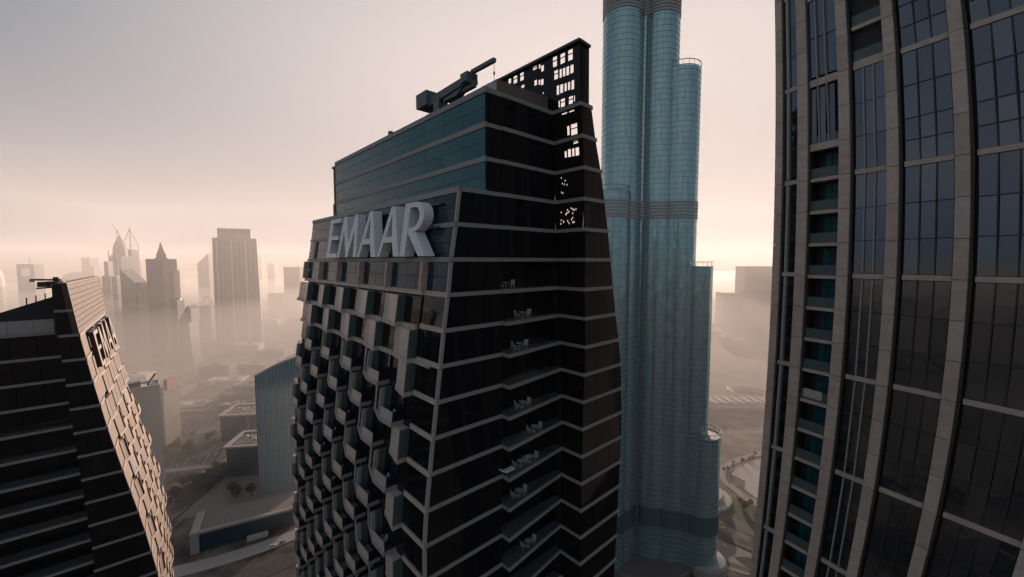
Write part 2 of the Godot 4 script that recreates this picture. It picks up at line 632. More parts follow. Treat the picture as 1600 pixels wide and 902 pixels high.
	# ---- perforated screen over the roofs (openings show the sky)
	var holes := [[0.12, 0.79, 22.88, 24.06], [1.29, 2.01, 22.86, 24.0], [2.45, 3.15, 22.8, 24.0], [0.32, 0.95, 21.41, 22.45], [1.16, 1.53, 21.36, 22.36], [1.66, 2.06, 21.35, 22.32], [2.19, 2.62, 21.3, 22.28], [2.78, 3.27, 21.32, 22.26],
		[0.71, 1.12, 19.56, 20.63], [1.25, 1.73, 19.6, 20.59], [1.9, 2.26, 19.62, 20.53], [2.42, 2.78, 19.6, 20.5], [2.94, 3.36, 19.5, 20.52], [0.98, 1.21, 18.06, 18.85], [1.34, 2.0, 17.98, 18.91], [2.55, 3.18, 17.98, 18.83], [3.3, 3.48, 18.09, 18.77],
		[1.47, 2.29, 17.1, 17.38], [2.56, 3.33, 17.09, 17.36], [2.17, 2.53, 14.65, 15.67], [2.73, 3.67, 14.5, 15.72], [3.02, 3.71, 13.5, 13.82], [1.63, 1.96, 12.21, 12.95], [2.13, 2.6, 12.18, 13.07], [2.76, 3.12, 12.18, 13.05], [3.25, 3.8, 12.14, 13.04],
		[-5.53, -4.83, 23.11, 24.1], [-6.78, -6.06, 23.15, 24.1], [-7.79, -7.23, 23.45, 24.1], [-5.31, -4.74, 22.15, 22.53], [-3.2, -2.5, 23.67, 24.1], [-2.19, -1.87, 23.51, 24.04], [-1.79, -1.31, 23.05, 23.76], [-2.98, -2.49, 21.75, 22.41], [-2.25, -1.93, 21.63, 22.24], [-1.86, -1.38, 21.46, 22.17], [-1.57, -1.37, 20.35, 20.57]]
	for i in 7:
		holes.append([0.9 + rng.randf() * 1.2, 0.0, 8.0 + rng.randf() * 1.9, 0.0])
	for i in 22:
		holes.append([0.6 + rng.randf() * 2.6, 0.0, 4.4 + rng.randf() * 1.9, 0.0])
	for o in holes.slice(-29):
		o[1] = o[0] + 0.15
		o[3] = o[2] + 0.2
	var us := [-9.0, 0.0, 4.2]
	var ys := [3.86, 24.3]
	for o in holes:
		us.append_array([o[0], o[1]])
		ys.append_array([o[2], o[3]])
	for h in [7.15, 10.65, 14.15, 17.65, 21.15]:
		ys.append(h)
	us.sort()
	ys.sort()
	begin()
	for j in ys.size() - 1:
		if ys[j + 1] - ys[j] < 0.004:
			continue
		var y: float = (ys[j] + ys[j + 1]) / 2
		var start := -99.0
		for i in us.size() - 1:
			var u: float = (us[i] + us[i + 1]) / 2
			var open := false
			for o in holes:
				if u > o[0] and u < o[1] and y > o[2] and y < o[3]:
					open = true
			if u < 0.0 and y < 17.65:
				open = true
			if us[i + 1] - us[i] < 1e-5:
				continue
			if not open and start < -90:
				start = us[i]
			if start > -90 and (open or i == us.size() - 2):
				fbox(sign_step, start, us[i] if open else us[i + 1], ys[j], ys[j + 1], -0.08, 0.0)
				start = -99.0
	part("perforated_screen", M.glass_black[1], t)
	# little cross bars in the larger openings
	begin()
	for o in holes:
		if o[1] - o[0] > 0.6:
			var y: float = lerpf(o[2], o[3], 0.55)
			fbox(sign_step, o[0], o[1], y, y + 0.10, -0.07, -0.02)
	part("screen_bar", M.mullion, t)
	for i in 5:
		begin()
		fbox(sign_step, -9.0 - 7.5 * (i + 1), -9.0 - 7.5 * i - 0.05, 17.65, 24.3, -0.3, 0.0)
		part("roof_screen_panel", M.dark_metal, t)
	for i in 4:
		begin()
		bar(Vector3(16.6, 10.7 + EYE, -1.5 - 13.0 * i), Vector3(16.2, 24.2 + EYE, -1.5 - 13.0 * i), 0.22)
		part("roof_post", M.dark_metal, t)

	# ---- left face of the upper block: three storeys of teal panels between bands
	var zl := -43.8
	for k in 3:
		var h0: float = 7.15 + FLOOR * k
		begin()
		fbox(sign_upper, zl, 0.1, h0 - 0.28 + (0.3 if k == 0 else 0.0), h0 + 0.28, -0.2, 0.10)
		part("floor_band", M.band, t)
		for r in 2:
			var ya: float = h0 + 0.3 + r * 1.47
			for i in 11:
				var ua := zl + 0.02 + (0.0 - zl) / 11 * i
				begin()
				fbox(sign_upper, ua, ua + (0.0 - zl) / 11 - 0.035, ya, ya + 1.43, -0.2, 0.0)
				part("cladding_panel", pick(M.teal), t)
	begin()
	fbox(sign_upper, zl, 0.12, 17.37, 17.95, -0.35, 0.12)
	part("parapet", M.band, t)
	begin()
	fbox(sign_front, 4.5, 15.0, 17.4, 17.92, -0.3, 0.12)
	part("parapet", M.band, t)
	begin()
	fbox(sign_front, 4.5, 14.8, 17.2, 17.5, BACK + 0.4, -0.35)
	part("roof", M.slab_top, t)
	begin()
	hexa([Vector3(6.4, 17.5 + EYE, -3.2), Vector3(14.4, 17.5 + EYE, -3.2), Vector3(14.4, 17.5 + EYE, -0.5), Vector3(6.4, 17.5 + EYE, -0.5), Vector3(6.4, 19.45 + EYE, -3.2), Vector3(14.4, 19.6 + EYE, -3.2), Vector3(14.4, 19.6 + EYE, -0.5), Vector3(6.4, 19.45 + EYE, -0.5)])
	part("roof_plant_room", M.brown_wall, t)
	begin()
	box(Vector3(6.36, 18.45 + EYE, -1.85), Vector3(0.06, 1.9, 2.6))
	part("roof_plant_lit_side", M.panel_light, t)  # paler sheet: sky light on the plant room's left side, put in as colour
	begin()
	box(Vector3(5.2, 18.3 + EYE, -23.2), Vector3(0.5, 1.2, 0.7))
	part("roof_vent", M.crane, t)

	# ---- left face, the sign storeys: dark gridded glass
	begin()
	fbox(sign_left, BACK, 0.1, 6.85, 7.4, -0.25, 0.12)
	part("parapet", M.band, t)
	for k in [-2, -1, 0]:
		var h0: float = 0.15 - FLOOR * (k + 1)
		if k > -2:
			begin()
			fbox(sign_left, BACK, 0.08, h0 + FLOOR - 0.24, h0 + FLOOR + 0.24, -0.25, 0.14 if k == 0 else 0.10)
			part("floor_band", M.band, t)
		for i in 22:
			var ua := BACK + 0.04 - (BACK + 0.3) / 22 * i
			var ub := ua - (BACK + 0.3) / 22 - 0.05
			for r in 2:
				var ya: float = h0 + 0.26 + r * 1.5
				begin()
				fbox(sign_left, ua, ub, ya, ya + 1.45, -0.2, 0.0)
				part("window_pane", pick(M.grid_glass), t)
	# posts of the storey below the letters
	for i in 6:
		var u := -4.4 - PITCH * i
		begin()
		fbox(sign_left, u - 0.22, u + 0.22, -3.1, -0.1, 0.0, 0.75)
		part("pilaster", M.stone, t)
	begin()
	fbox(sign_left, BACK + 3.5, BACK + 3.9, 0.4, 3.4, 0.0, 0.3)
	part("pilaster", M.stone, t)
	begin()
	fbox(sign_left, BACK, -4.42, -3.6, -3.1, -0.25, 0.3)
	part("floor_band", M.stone, t)
	# corner edge
	for k in range(-1, 17):
		var h0: float = 0.15 - FLOOR * k
		begin()
		fbox(sign_left, -0.14, 0.1, h0 + 0.28, h0 + FLOOR - 0.29, -0.2, 0.16)
		part("corner_trim", M.trim, t)

	# ---- left face, the patterned storeys
	for k in range(1, 17):
		var h0: float = 0.15 - FLOOR * (k + 1)
		# flush glass beside the corner
		begin()
		fbox(sign_left, -4.4, 0.06, h0 + FLOOR - 0.25, h0 + FLOOR + 0.25, -0.25, 0.14)
		part("floor_band", M.stone, t)
		for i in 2:
			begin()
			fbox(sign_left, -4.35 + 2.1 * i, -2.3 + 2.1 * i, h0 + 0.26, h0 + FLOOR - 0.26, -0.2, 0.0)
			part("window_pane", pick(M.glass_black), t)
		# dark recessed wall behind the scales
		begin()
		fbox(sign_left, BACK + 0.05, -4.42, h0, h0 + FLOOR - 0.51, -0.25, -0.21)
		part("recess_wall", M.glass_black[1], t)
		if k == 1 or k == 2:
			for n in 6:
				var e := (-8.5 if k == 1 else -5.0) - PITCH * n
				closed_unit(sign_left, t, e, h0, false, BACK)
				begin()
				fbox(sign_left, e + 0.02, e + 3.3, h0 - 0.5, h0, -0.2, 0.2)
				part("slab", M.stone, t)
				begin()
				fbox(sign_left, e + 0.05, minf(e + 3.5, -4.45), h0 + 0.02, h0 + FLOOR - 0.52, -0.2, -0.05)
				part("window", pick(M.glass_black), t)
		else:
			if k % 2 == 1:
				closed_unit(sign_left, t, -4.9, h0, false, -8.2)
			for n in 6:
				var e := (-13.6 if k % 2 == 1 else -9.4) - PITCH * n
				scale_unit(sign_left, t, e, h0, false, 3.6, BACK)
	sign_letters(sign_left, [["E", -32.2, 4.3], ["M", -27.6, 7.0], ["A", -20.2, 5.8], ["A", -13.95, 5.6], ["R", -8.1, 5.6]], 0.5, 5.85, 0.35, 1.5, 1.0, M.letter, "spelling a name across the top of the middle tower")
	roof_crane(Vector3(6.0, 17.6 + EYE, -11.0))
	terrace_furniture()


# the window-cleaning crane parked on the roof
func roof_crane(at: Vector3) -> void:
	var c := thing("roof_crane", "grey window-cleaning crane with cranked arm parked on the roof of the middle tower", "crane")
	c.transform = current.transform
	var o := Vector3(6.0, EYE, 0)
	begin()
	box(o + Vector3(0, 18.2, -11.2), Vector3(2.2, 0.5, 3.0))
	bar(o + Vector3(-0.9, 17.55, -12.2), o + Vector3(-0.9, 17.95, -12.2), 0.5)
	bar(o + Vector3(0.9, 17.55, -10.2), o + Vector3(0.9, 17.95, -10.2), 0.5)
	part("base", M.crane, c)
	begin()
	bar(o + Vector3(0, 18.4, -11.0), o + Vector3(0, 20.2, -11.0), 1.3)
	bar(o + Vector3(0, 18.5, -10.0), o + Vector3(0, 19.7, -9.8), 0.4)
	part("mast", M.crane, c)
	begin()
	box(o + Vector3(0, 20.75, -14.0), Vector3(2.0, 1.8, 2.6))
	part("counterweight", M.crane, c)
	begin()
	hexa([o + Vector3(-0.6, 19.7, -13.0), o + Vector3(0.6, 19.7, -13.0), o + Vector3(0.6, 20.15, -4.9), o + Vector3(-0.6, 20.15, -4.9), o + Vector3(-0.6, 20.75, -13.0), o + Vector3(0.6, 20.75, -13.0), o + Vector3(0.6, 20.95, -4.9), o + Vector3(-0.6, 20.95, -4.9)])
	part("boom", M.crane, c)
	begin()
	hexa([o + Vector3(-0.45, 19.45, -9.6), o + Vector3(0.45, 19.45, -9.6), o + Vector3(0.45, 19.35, -6.9), o + Vector3(-0.45, 19.35, -6.9), o + Vector3(-0.45, 19.75, -9.6), o + Vector3(0.45, 19.75, -9.6), o + Vector3(0.45, 20.05, -5.6), o + Vector3(-0.45, 20.05, -5.6)])
	bar(o + Vector3(0, 19.75, -6.5), o + Vector3(0, 19.75, -3.9), 0.5, 0.42)
	part("winch_housing", M.crane, c)
	begin()
	box(o + Vector3(0, 20.75, -5.0), Vector3(1.5, 1.0, 1.3))
	bar(o + Vector3(0.6, 20.2, -4.3), o + Vector3(-0.6, 20.2, -4.3), 0.4)
	part("joint", M.crane, c)
	begin()
	bar(o + Vector3(0, 20.55, -4.35), o + Vector3(0, 21.35, -4.25), 0.5)
	bar(o + Vector3(0, 21.3, -4.4), o + Vector3(0, 21.25, -0.4), 0.42, 0.40)
	part("arm", M.crane, c)
	begin()
	bar(o + Vector3(0, 21.15, -0.5), o + Vector3(0, 18.8, -0.5), 0.035)
	part("cable", M.mullion, c)
	begin()
	box(o + Vector3(0, 19.9, -0.5), Vector3(0.14, 0.3, 0.14))
	part("hook", M.mullion, c)


func make_chair() -> Node3D:
	var c := thing("patio_chair", "", "chair", Vector3.ZERO, "white chairs on the balconies")
	begin()
	box(Vector3(0, 0.45, 0), Vector3(0.55, 0.06, 0.55))
	part("seat", M.chair, c)
	begin()
	hexa([Vector3(-0.27, 0.5, -0.27), Vector3(0.27, 0.5, -0.27), Vector3(0.27, 0.5, -0.21), Vector3(-0.27, 0.5, -0.21), Vector3(-0.27, 1.0, -0.38), Vector3(0.27, 1.0, -0.38), Vector3(0.27, 1.0, -0.32), Vector3(-0.27, 1.0, -0.32)])
	part("backrest", M.chair, c)
	for q in [[-1, -1], [1, -1], [1, 1], [-1, 1]]:
		begin()
		bar(Vector3(q[0] * 0.24, 0, q[1] * 0.24), Vector3(q[0] * 0.23, 0.43, q[1] * 0.23), 0.05)
		part("leg", M.chair, c)
	return c


func make_table() -> Node3D:
	var c := thing("patio_table", "", "table", Vector3.ZERO, "small tables on the balconies")
	begin()
	lathe(Vector3.ZERO, [[0.45, 0.70], [0.45, 0.74]], 14)
	disc(Vector3(0, 0.74, 0), 0.45, 14)
	part("tabletop", M.chair, c)
	begin()
	bar(Vector3(0, 0.03, 0), Vector3(0, 0.7, 0), 0.08)
	part("leg", M.chair, c)
	begin()
	lathe(Vector3.ZERO, [[0.26, 0.0], [0.2, 0.03], [0.03, 0.05]], 12)
	part("base", M.chair, c)
	return c


func terrace_furniture() -> void:
	var ord := ["topmost", "second", "third", "fourth", "fifth", "sixth", "seventh", "eighth", "ninth"]
	var ch := make_chair()
	var tb := make_table()
	var first_c := true
	var first_t := true
	# storey, position along the face, chairs
	var spots := [[1, 7.3], [2, 9.7], [3, 9.1], [5, 9.6], [6, 11.6], [7, 9.3], [7, 10.9], [8, 9.0], [10, 10.6]]
	for i in spots.size():
		var k: int = spots[i][0]
		var x: float = spots[i][1]
		var y: float = 0.15 - FLOOR * k + 0.24 + EYE
		var deep := clampf((k - 0.4) * 0.55, 0.0, 1.25)
		var z := 0.1 + deep * 0.35 - 0.35
		var floor_word: String = ord[mini(k - 1, 8)] if k < 9 else "lowest visible"
		if k == 7 and x > 10:
			floor_word = "seventh"
		var spot := "at the inner end of the" if x > 10.8 else ("at the outer end of the" if x < 8.5 else "in the middle of the")
		for s in [-1, 1]:
			var at := current.transform * Vector3(x + s * 0.72, y, z + 0.1 * s)
			var turn: float = current.rotation.y - s * PI / 2 + 0.2 * s
			var lab := "white chair %s the table %s %s long balcony" % ["left of" if s < 0 else "right of", spot, floor_word]
			if first_c:
				first_c = false
				ch.position = at
				ch.rotation.y = turn
				ch.set_meta("label", lab)
			else:
				dup(ch, "patio_chair", at, turn, lab)
		var where := current.transform * Vector3(x, y, z)
		var l2 := "small white table %s %s long balcony" % [spot, floor_word]
		if first_t:
			first_t = false
			tb.position = where
			tb.set_meta("label", l2)
		else:
			dup(tb, "patio_table", where, current.rotation.y, l2)
	# a lounger at the outer end of the seventh balcony
	var lg := thing("sun_lounger", "pale sun lounger at the outer end of the seventh long balcony", "sun lounger")
	lg.transform = current.transform * Transform3D(Basis.IDENTITY, Vector3(7.4, 0.15 - FLOOR * 7 + 0.24 + EYE, 0.3))
	begin()
	box(Vector3(0, 0.32, 0), Vector3(1.3, 0.12, 0.65))
	part("mattress", M.white, lg)
	begin()
	hexa([Vector3(-1.3, 0.62, -0.32), Vector3(-0.65, 0.26, -0.32), Vector3(-0.65, 0.26, 0.32), Vector3(-1.3, 0.62, 0.32), Vector3(-1.3, 0.74, -0.32), Vector3(-0.65, 0.38, -0.32), Vector3(-0.65, 0.38, 0.32), Vector3(-1.3, 0.74, 0.32)])
	part("backrest", M.white, lg)
	for q in [[-0.6, -0.28], [0.6, -0.28], [0.6, 0.28], [-0.6, 0.28]]:
		begin()
		bar(Vector3(q[0], 0, q[1]), Vector3(q[0], 0.27, q[1]), 0.06)
		part("leg", M.dark_metal, lg)
	# chairs on the patterned face's balconies
	var names := ["eighth", "ninth", "tenth", "eleventh"]
	var pts := [[4, -7.9, "nearest the corner on the third row of small balconies"], [6, -7.9, "nearest the corner on the fifth row of small balconies"], [8, -8.0, "nearest the corner on the seventh row of small balconies"], [6, -24.6, "on the third balcony from the corner in the fifth row"], [5, -20.4, "on the second balcony from the corner in the fourth row"], [7, -28.8, "on the third balcony from the corner in the sixth row"], [8, -24.7, "on the third balcony from the corner in the seventh row"]]
	for q in pts:
		var k: int = q[0]
		var h: float = 0.15 - FLOOR * (k + 1)
		var at := current.transform * (sign_left(q[1] + 0.5, h, 0.7) + Vector3(0, 0.01, 0))
		dup(ch, "patio_chair", at, current.rotation.y - PI / 2, "white chair %s" % q[2])


# ================================================================ the lower twin on the left
const TX := [[-70.0, 8.6], [-49.8, 7.3], [-40.9, 5.9], [-32.3, 4.2], [-25.6, 2.9], [-17.5, 1.6], [-10.6, 0.6], [-3.2, -0.3]]
const TWIN_L := [[-70.0, 0.2], [-43.0, 0.4], [-7.0, -1.6], [-3.0, -1.7]]
const TWIN_BACK := -34.5


func twin_side(u: float, h: float, p: float) -> Vector3:
	return Vector3(table(TX, h) + (p if p < 0.0 else p * 0.5), h + EYE, u)


func twin_turned(u: float, h: float, p: float) -> Vector3:
	return twin_side(TWIN_BACK - u, h, p)


func twin_front(u: float, h: float, p: float) -> Vector3:
	return Vector3(u, h + EYE, p)


func twin_tower() -> void:
	var e2 := Vector3(0.76475502, 0, -0.64432116)
	var t := thing("twin_tower", "lower dark tower at the left edge with a sunlit tan scaled side", "tower", Vector3(-62.27, 0, -57.0))
	t.basis = Basis(e2, Vector3.UP, Vector3(0.64432116, 0, 0.76475502))
	current = t
	var top := -3.2
	begin()
	var hs := [-200.0, -70.0, -56.0, -49.0, -42.0, -35.0, -28.0, -21.0, -14.0, -10.6]
	for i in hs.size() - 1:
		var p := []
		for h in [hs[i], hs[i + 1]]:
			p.append_array([Vector3(-42, h + EYE, TWIN_BACK), Vector3(table(TX, h) - 0.3, h + EYE, TWIN_BACK), Vector3(table(TX, h) - 0.3, h + EYE, -5.6), Vector3(-42, h + EYE, -5.6)])
		hexa(p)
		p = []
		for h in [hs[i], hs[i + 1]]:
			p.append_array([Vector3(table(TWIN_L, h) + 0.05, h + EYE, -5.6), Vector3(table(TX, h) - 0.3, h + EYE, -5.6), Vector3(table(TX, h) - 0.3, h + EYE, -0.3), Vector3(table(TWIN_L, h) + 0.05, h + EYE, -0.3)])
		hexa(p)
	part("wall", M.core, t)
	# the wing rises above the roof as a screen
	begin()
	hexa([Vector3(-1.75, -10.6 + EYE, -5.0), Vector3(0.3, -10.6 + EYE, -5.0), Vector3(0.3, -10.6 + EYE, -0.3), Vector3(-1.75, -10.6 + EYE, -0.3), Vector3(-1.7, top + EYE, -5.0), Vector3(-0.6, top + EYE, -5.0), Vector3(-0.6, top + EYE, -0.3), Vector3(-1.7, top + EYE, -0.3)])
	part("wall", M.core, t)
	# front of the wing: bands and panes
	for k in range(0, 14):
		var h0 := -6.97 - 3.54 * k
		var l := table(TWIN_L, h0)
		var r := table(TX, h0)
		begin()
		fbox(twin_front, l, r + 0.05, h0 - 0.18, h0 + 0.18, -0.3, 0.12)
		part("floor_band", M.band, t)
		var n := 1 if k < 2 else (2 if k < 6 else 3)
		for i in n:
			begin()
			var p := []
			for h in [h0 + 0.18, h0 + 3.36]:
				var ll := table(TWIN_L, h)
				var rr := table(TX, h)
				var ua := lerpf(ll, rr, float(i) / n) + 0.02
				var ub := lerpf(ll, rr, float(i + 1) / n) - 0.02
				p.append_array([twin_front(ua, h, -0.3), twin_front(ub, h, -0.3), twin_front(ub, h, 0.0), twin_front(ua, h, 0.0)])
			hexa(p)
			part("window_pane", pick(M.glass_black), t)
		# the recessed part to the left
		if k >= 1:
			var deep := clampf((k - 4.0) * 0.5, 0.0, 1.5)
			begin()
			fbox(twin_front, -30.0, l - 0.3, h0 - 0.19, h0 + 0.19, -5.5, -4.3 + deep)
			part("floor_band" if k < 5 else "balcony_slab", M.band, t)
			if k >= 5:
				begin()
				fbox(twin_front, -30.0, l - 0.4, h0 + 0.193, h0 + 0.22, -5.3, -4.42 + deep)
				part("balcony_floor", M.slab_top, t)
				begin()
				fbox(twin_front, -30.0, l - 0.4, h0 + 0.22, h0 + 1.3, -4.40 + deep, -4.38 + deep)
				part("glass_balustrade", M.clear, t)
			if k >= 2:
				for i in 5:
					begin()
					fbox(twin_front, l - 0.35 - 2.6 * (i + 1), l - 0.35 - 2.6 * i - 0.05, h0 + 0.22, h0 + 3.35, -5.6, -4.45 if k < 5 else -5.3)
					part("window_pane", pick(M.glass_black), t)
	# light parapet over the recessed part
	for i in 8:
		begin()
		fbox(twin_front, -1.95 - 2.4 * (i + 1), -1.95 - 2.4 * i - 0.03, -10.3, -8.45, -4.9, -4.3)
		part("parapet_panel", M.panel, t)
	begin()
	fbox(twin_front, -30, -1.9, -10.9, -10.5, TWIN_BACK, -4.8)
	part("roof", M.slab_top, t)
	# stepped sloping screen behind the parapet
	begin()
	hexa([Vector3(-10.5, -8.6 + EYE, -9.0), Vector3(-1.8, -8.6 + EYE, -9.0), Vector3(-1.8, -8.6 + EYE, -5.2), Vector3(-10.5, -8.6 + EYE, -5.2), Vector3(-10.2, -8.3 + EYE, -9.0), Vector3(-1.8, -5.0 + EYE, -9.0), Vector3(-1.8, -5.0 + EYE, -5.2), Vector3(-10.2, -8.3 + EYE, -5.2)])
	part("roof_screen", M.core, t)
	begin()
	for x in [-4.1, -3.2, -5.0]:
		bar(Vector3(x, -7.0 + EYE, -5.4), Vector3(x + 0.05, -4.7 + EYE - 0.3 * absf(x + 3.2), -5.4), 0.12)
	part("aerial", M.mullion, t)
	# ---- sunlit side: sloping slats over the screen
	for j in 9:
		var lo := j / 9.0
		var hi := (j + 0.93) / 9.0
		for i in 4:
			var u0 := -8.6 * i
			var u1 := -8.6 * (i + 1) + 0.05
			begin()
			var p := []
			for f in [lo, hi]:
				var a := lerpf(-10.35, -3.25, f)
				var off: float = 0.06 if f == lo else 0.16
				p.append_array([twin_side(u0, a, -0.5), twin_side(u1, a, -0.5), twin_side(u1, a, off), twin_side(u0, a, off)])
			hexa(p)
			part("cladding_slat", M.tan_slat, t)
	begin()
	fbox(twin_side, TWIN_BACK, 0.1, -3.25, -3.05, -0.9, 0.2)
	fbox(twin_side, TWIN_BACK, TWIN_BACK + 0.3, -10.3, -3.25, -0.5, 0.2)
	part("coping", M.tan_light, t)
	begin()
	fbox(twin_side, -0.16, 0.08, -10.4, -3.25, -0.5, 0.22)
	part("edge_trim", M.tan_light, t)
	# storeys of the sunlit side
	for k in range(1, 16):
		var h0 := -6.97 - 3.54 * (k + 1)
		begin()
		fbox(twin_side, -4.4, 0.06, h0 + 3.5 - 0.25, h0 + 3.5 + 0.25, -0.25, 0.3)
		part("floor_band", M.tan_light, t)
		for i in 2:
			begin()
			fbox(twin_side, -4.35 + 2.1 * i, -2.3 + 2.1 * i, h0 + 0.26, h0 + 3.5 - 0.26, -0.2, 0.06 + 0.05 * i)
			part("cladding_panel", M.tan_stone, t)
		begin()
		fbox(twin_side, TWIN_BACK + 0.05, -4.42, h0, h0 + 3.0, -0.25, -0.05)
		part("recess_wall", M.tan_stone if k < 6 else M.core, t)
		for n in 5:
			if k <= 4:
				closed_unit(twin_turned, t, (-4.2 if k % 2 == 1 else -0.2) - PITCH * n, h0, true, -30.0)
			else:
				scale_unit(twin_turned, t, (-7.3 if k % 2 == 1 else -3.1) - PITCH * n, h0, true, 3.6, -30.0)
	# its own sign, seen edge on
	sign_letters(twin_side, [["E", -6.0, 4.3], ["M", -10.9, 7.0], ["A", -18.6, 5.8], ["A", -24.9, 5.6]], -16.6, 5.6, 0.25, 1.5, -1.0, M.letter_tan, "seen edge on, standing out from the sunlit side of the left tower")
	# crane on top
	var c := thing("roof_crane", "dark window-cleaning crane reaching out left from the top of the left tower", "crane")
	c.transform = t.transform
	var o := Vector3(-1.5, EYE, -3.0)
	begin()
	box(o + Vector3(-0.2, -3.1, 0), Vector3(1.8, 0.4, 2.2))
	bar(o + Vector3(-0.1, -3.0, 0), o + Vector3(-0.1, -2.3, 0), 0.6)
	part("base", M.mullion, c)
	begin()
	bar(o + Vector3(0.4, -2.72, 0), o + Vector3(-2.5, -2.6, 0.3), 0.36, 0.24)
	part("boom", M.mullion, c)
	begin()
	box(o + Vector3(-1.25, -3.3, 0.2), Vector3(1.2, 0.7, 0.9))
	bar(o + Vector3(-2.0, -3.85, 0.2), o + Vector3(-0.5, -3.75, 0.2), 0.3, 0.2)
	part("cradle", M.mullion, c)
	begin()
	box(o + Vector3(-2.3, -2.75, 0.3), Vector3(0.5, 0.36, 0.5))
	part("winch", M.panel, c)


# ================================================================ the curtain-wall tower on the right
func right_bow(u: float, h: float) -> float:
	var q := clampf(h + 4.0, -48.0, 48.0)
	return -(0.0009 + 0.0015 * clampf((u + 11.3) / 15.3, 0.0, 1.4)) * q * q


func right_face(u: float, h: float, p: float) -> Vector3:
	return Vector3(u + right_bow(u, h), h + EYE, p)


func right_tower() -> void:
	var t := thing("glass_tower", "tall stone and glass tower filling the right side with stacked balconies", "tower", Vector3(36.4, 0, -38.5))
	t.basis = Basis(Vector3(0.45006889, 0, 0.89299384), Vector3.UP, Vector3(-0.89299384, 0, 0.45006889))
	current = t
	var f: Callable = right_face
	var lo := -46.0
	var hi := 42.0
	# core
	begin()
	var hs := [-200.0, -52.0]
	for i in 10:
		hs.append(-42.0 + i * 9.5)
	for i in hs.size() - 1:
		var a: float = hs[i]
		var b: float = hs[i + 1]
		for q in [[-11.2, -7.7, -0.4], [-7.7, -4.7, -2.0], [-4.7, 16.0, -0.4]]:
			var p := []
			for h in [a, b]:
				p.append_array([f.call(q[0], h, -26.0), f.call(q[1], h, -26.0), f.call(q[1], h, q[2]), f.call(q[0], h, q[2])])
			hexa(p)
	part("wall", M.core, t)
	# left flank, clad in stone
	for k in 8:
		begin()
		fbox(f, -11.35, -11.2, lo + k * 11.0, lo + k * 11.0 + 10.95, -26.0, -0.25)
		part("flank_panel", M.stone, t)
	# piers of stone panels with a joint at every floor
	for q in [[-11.3, -10.52, 0.34], [-8.8, -7.76, 0.36], [-4.72, -3.76, 0.36], [-0.76, 0.12, 0.36], [3.88, 4.78, 0.36], [9.8, 11.0, 0.36]]:
		for k in 25:
			var h0 := -1.6 - FLOOR * 12 + FLOOR * k
			begin()
			fbox(f, q[0], q[1], h0 + 0.025, h0 + FLOOR - 0.025, -0.25, q[2])
			part("stone_panel", pick(M.stones), t)
		for k in 9:
			var h0 := -1.6 - FLOOR * 12 + 10.5 * k
			begin()
			fbox(f, q[1] + 0.05, q[1] + 0.24, h0, h0 + 10.45, -0.25, 0.14)
			part("pier_reveal", M.mullion, t)
	# bays
	var levels := []
	for k in range(-4, 5):
		levels.append(-1.4 + 10.45 * k)
	for L in levels:
		for q in [[-10.38, -8.9], [-3.4, -0.86], [0.48, 3.78], [5.16, 9.78]]:
			if q[0] == -3.4 and L > 22:
				continue
			begin()
			fbox(f, q[0], q[1], L - 0.36, L + 0.12, -0.25, 0.12)
			part("spandrel", M.stone, t)
		for q in [[-10.38, -9.98, 1], [-9.74, -8.9, 1], [-3.4, -0.86, 3], [0.48, 3.78, 3], [5.16, 9.78, 4]]:
			if q[0] == -3.4 and L > 18:
				continue
			var w: float = (q[1] - q[0]) / q[2]
			var rows := [[0.16, 3.4], [3.46, 6.7], [6.76, 10.03]]
			if L > 5 and q[0] > -1:
				rows = [[0.16, 2.0], [2.06, 4.0], [4.06, 7.0], [7.06, 10.03]]
			for i in q[2]:
				for r in rows:
					begin()
					fbox(f, q[0] + w * i + 0.05, q[0] + w * (i + 1) - 0.05, L + r[0], L + r[1], -0.25, -0.02 + rng.randf() * 0.02)
					part("window_pane", pick(M.tower_glass), t)
				if i > 0:
					begin()
					fbox(f, q[0] + w * i - 0.05, q[0] + w * i + 0.05, L + 0.16, L + 10.03, -0.2, 0.16 if q[0] == -3.4 else 0.05)
					part("mullion", M.trim if q[0] == -3.4 else M.mullion, t)
		begin()
		fbox(f, -9.97, -9.75, L + 0.16, L + 10.03, -0.25, 0.3)
		part("mullion", M.trim, t)
	# transoms: a proud thin bar at every floor of the glazed bays
	for L in levels:
		for q in [[0.48, 3.78], [5.16, 9.78]]:
			for y in ([2.03, 4.03, 7.03] if L > 5 else [3.43, 6.73]):
				begin()
				fbox(f, q[0], q[1], L + y - 0.05, L + y + 0.05, -0.2, 0.06)
				part("transom", M.mullion, t)
	# the bay of balconies
	for k in range(-10, 5):
		var h0 := -1.6 + FLOOR * k + (0.0)
		if h0 > 12.5:
			continue
		balcony(f, t, -7.6, -4.84, h0, k)
	# tall slotted window over the balconies and glazing above it
	for i in 3:
		var u := -7.55 + 0.9 * i
		begin()
		fbox(f, u + 0.05, u + 0.55, 12.7, 18.6, -0.25, -0.02)
		part("window_pane", pick(M.tower_glass), t)
		begin()
		fbox(f, u + 0.56, u + 0.85, 12.7, 18.6, -0.6, -0.3)
		part("dark_slot", M.glass_black[0], t)
		for r in [[19.9, 24.0], [24.1, 28.2], [28.9, 33.0], [33.1, 37.0]]:
			begin()
			fbox(f, u + 0.03, u + 0.87, r[0], r[1], -0.25, -0.02)
			part("window_pane", pick(M.tower_glass), t)
		if i:
			begin()
			fbox(f, u - 0.05, u + 0.05, 12.7, 37.0, -0.25, 0.14)
			part("mullion", M.trim, t)
	for y in [12.3, 19.2, 28.5]:
		begin()
		fbox(f, -7.65, -4.8, y - 0.35, y + 0.4, -0.25, 0.14)
		part("spandrel", M.stone, t)
	# balconies high up in the next bay
	for k in 5:
		balcony(f, t, -3.4, -0.86, 19.9 + FLOOR * k, 20 + k)


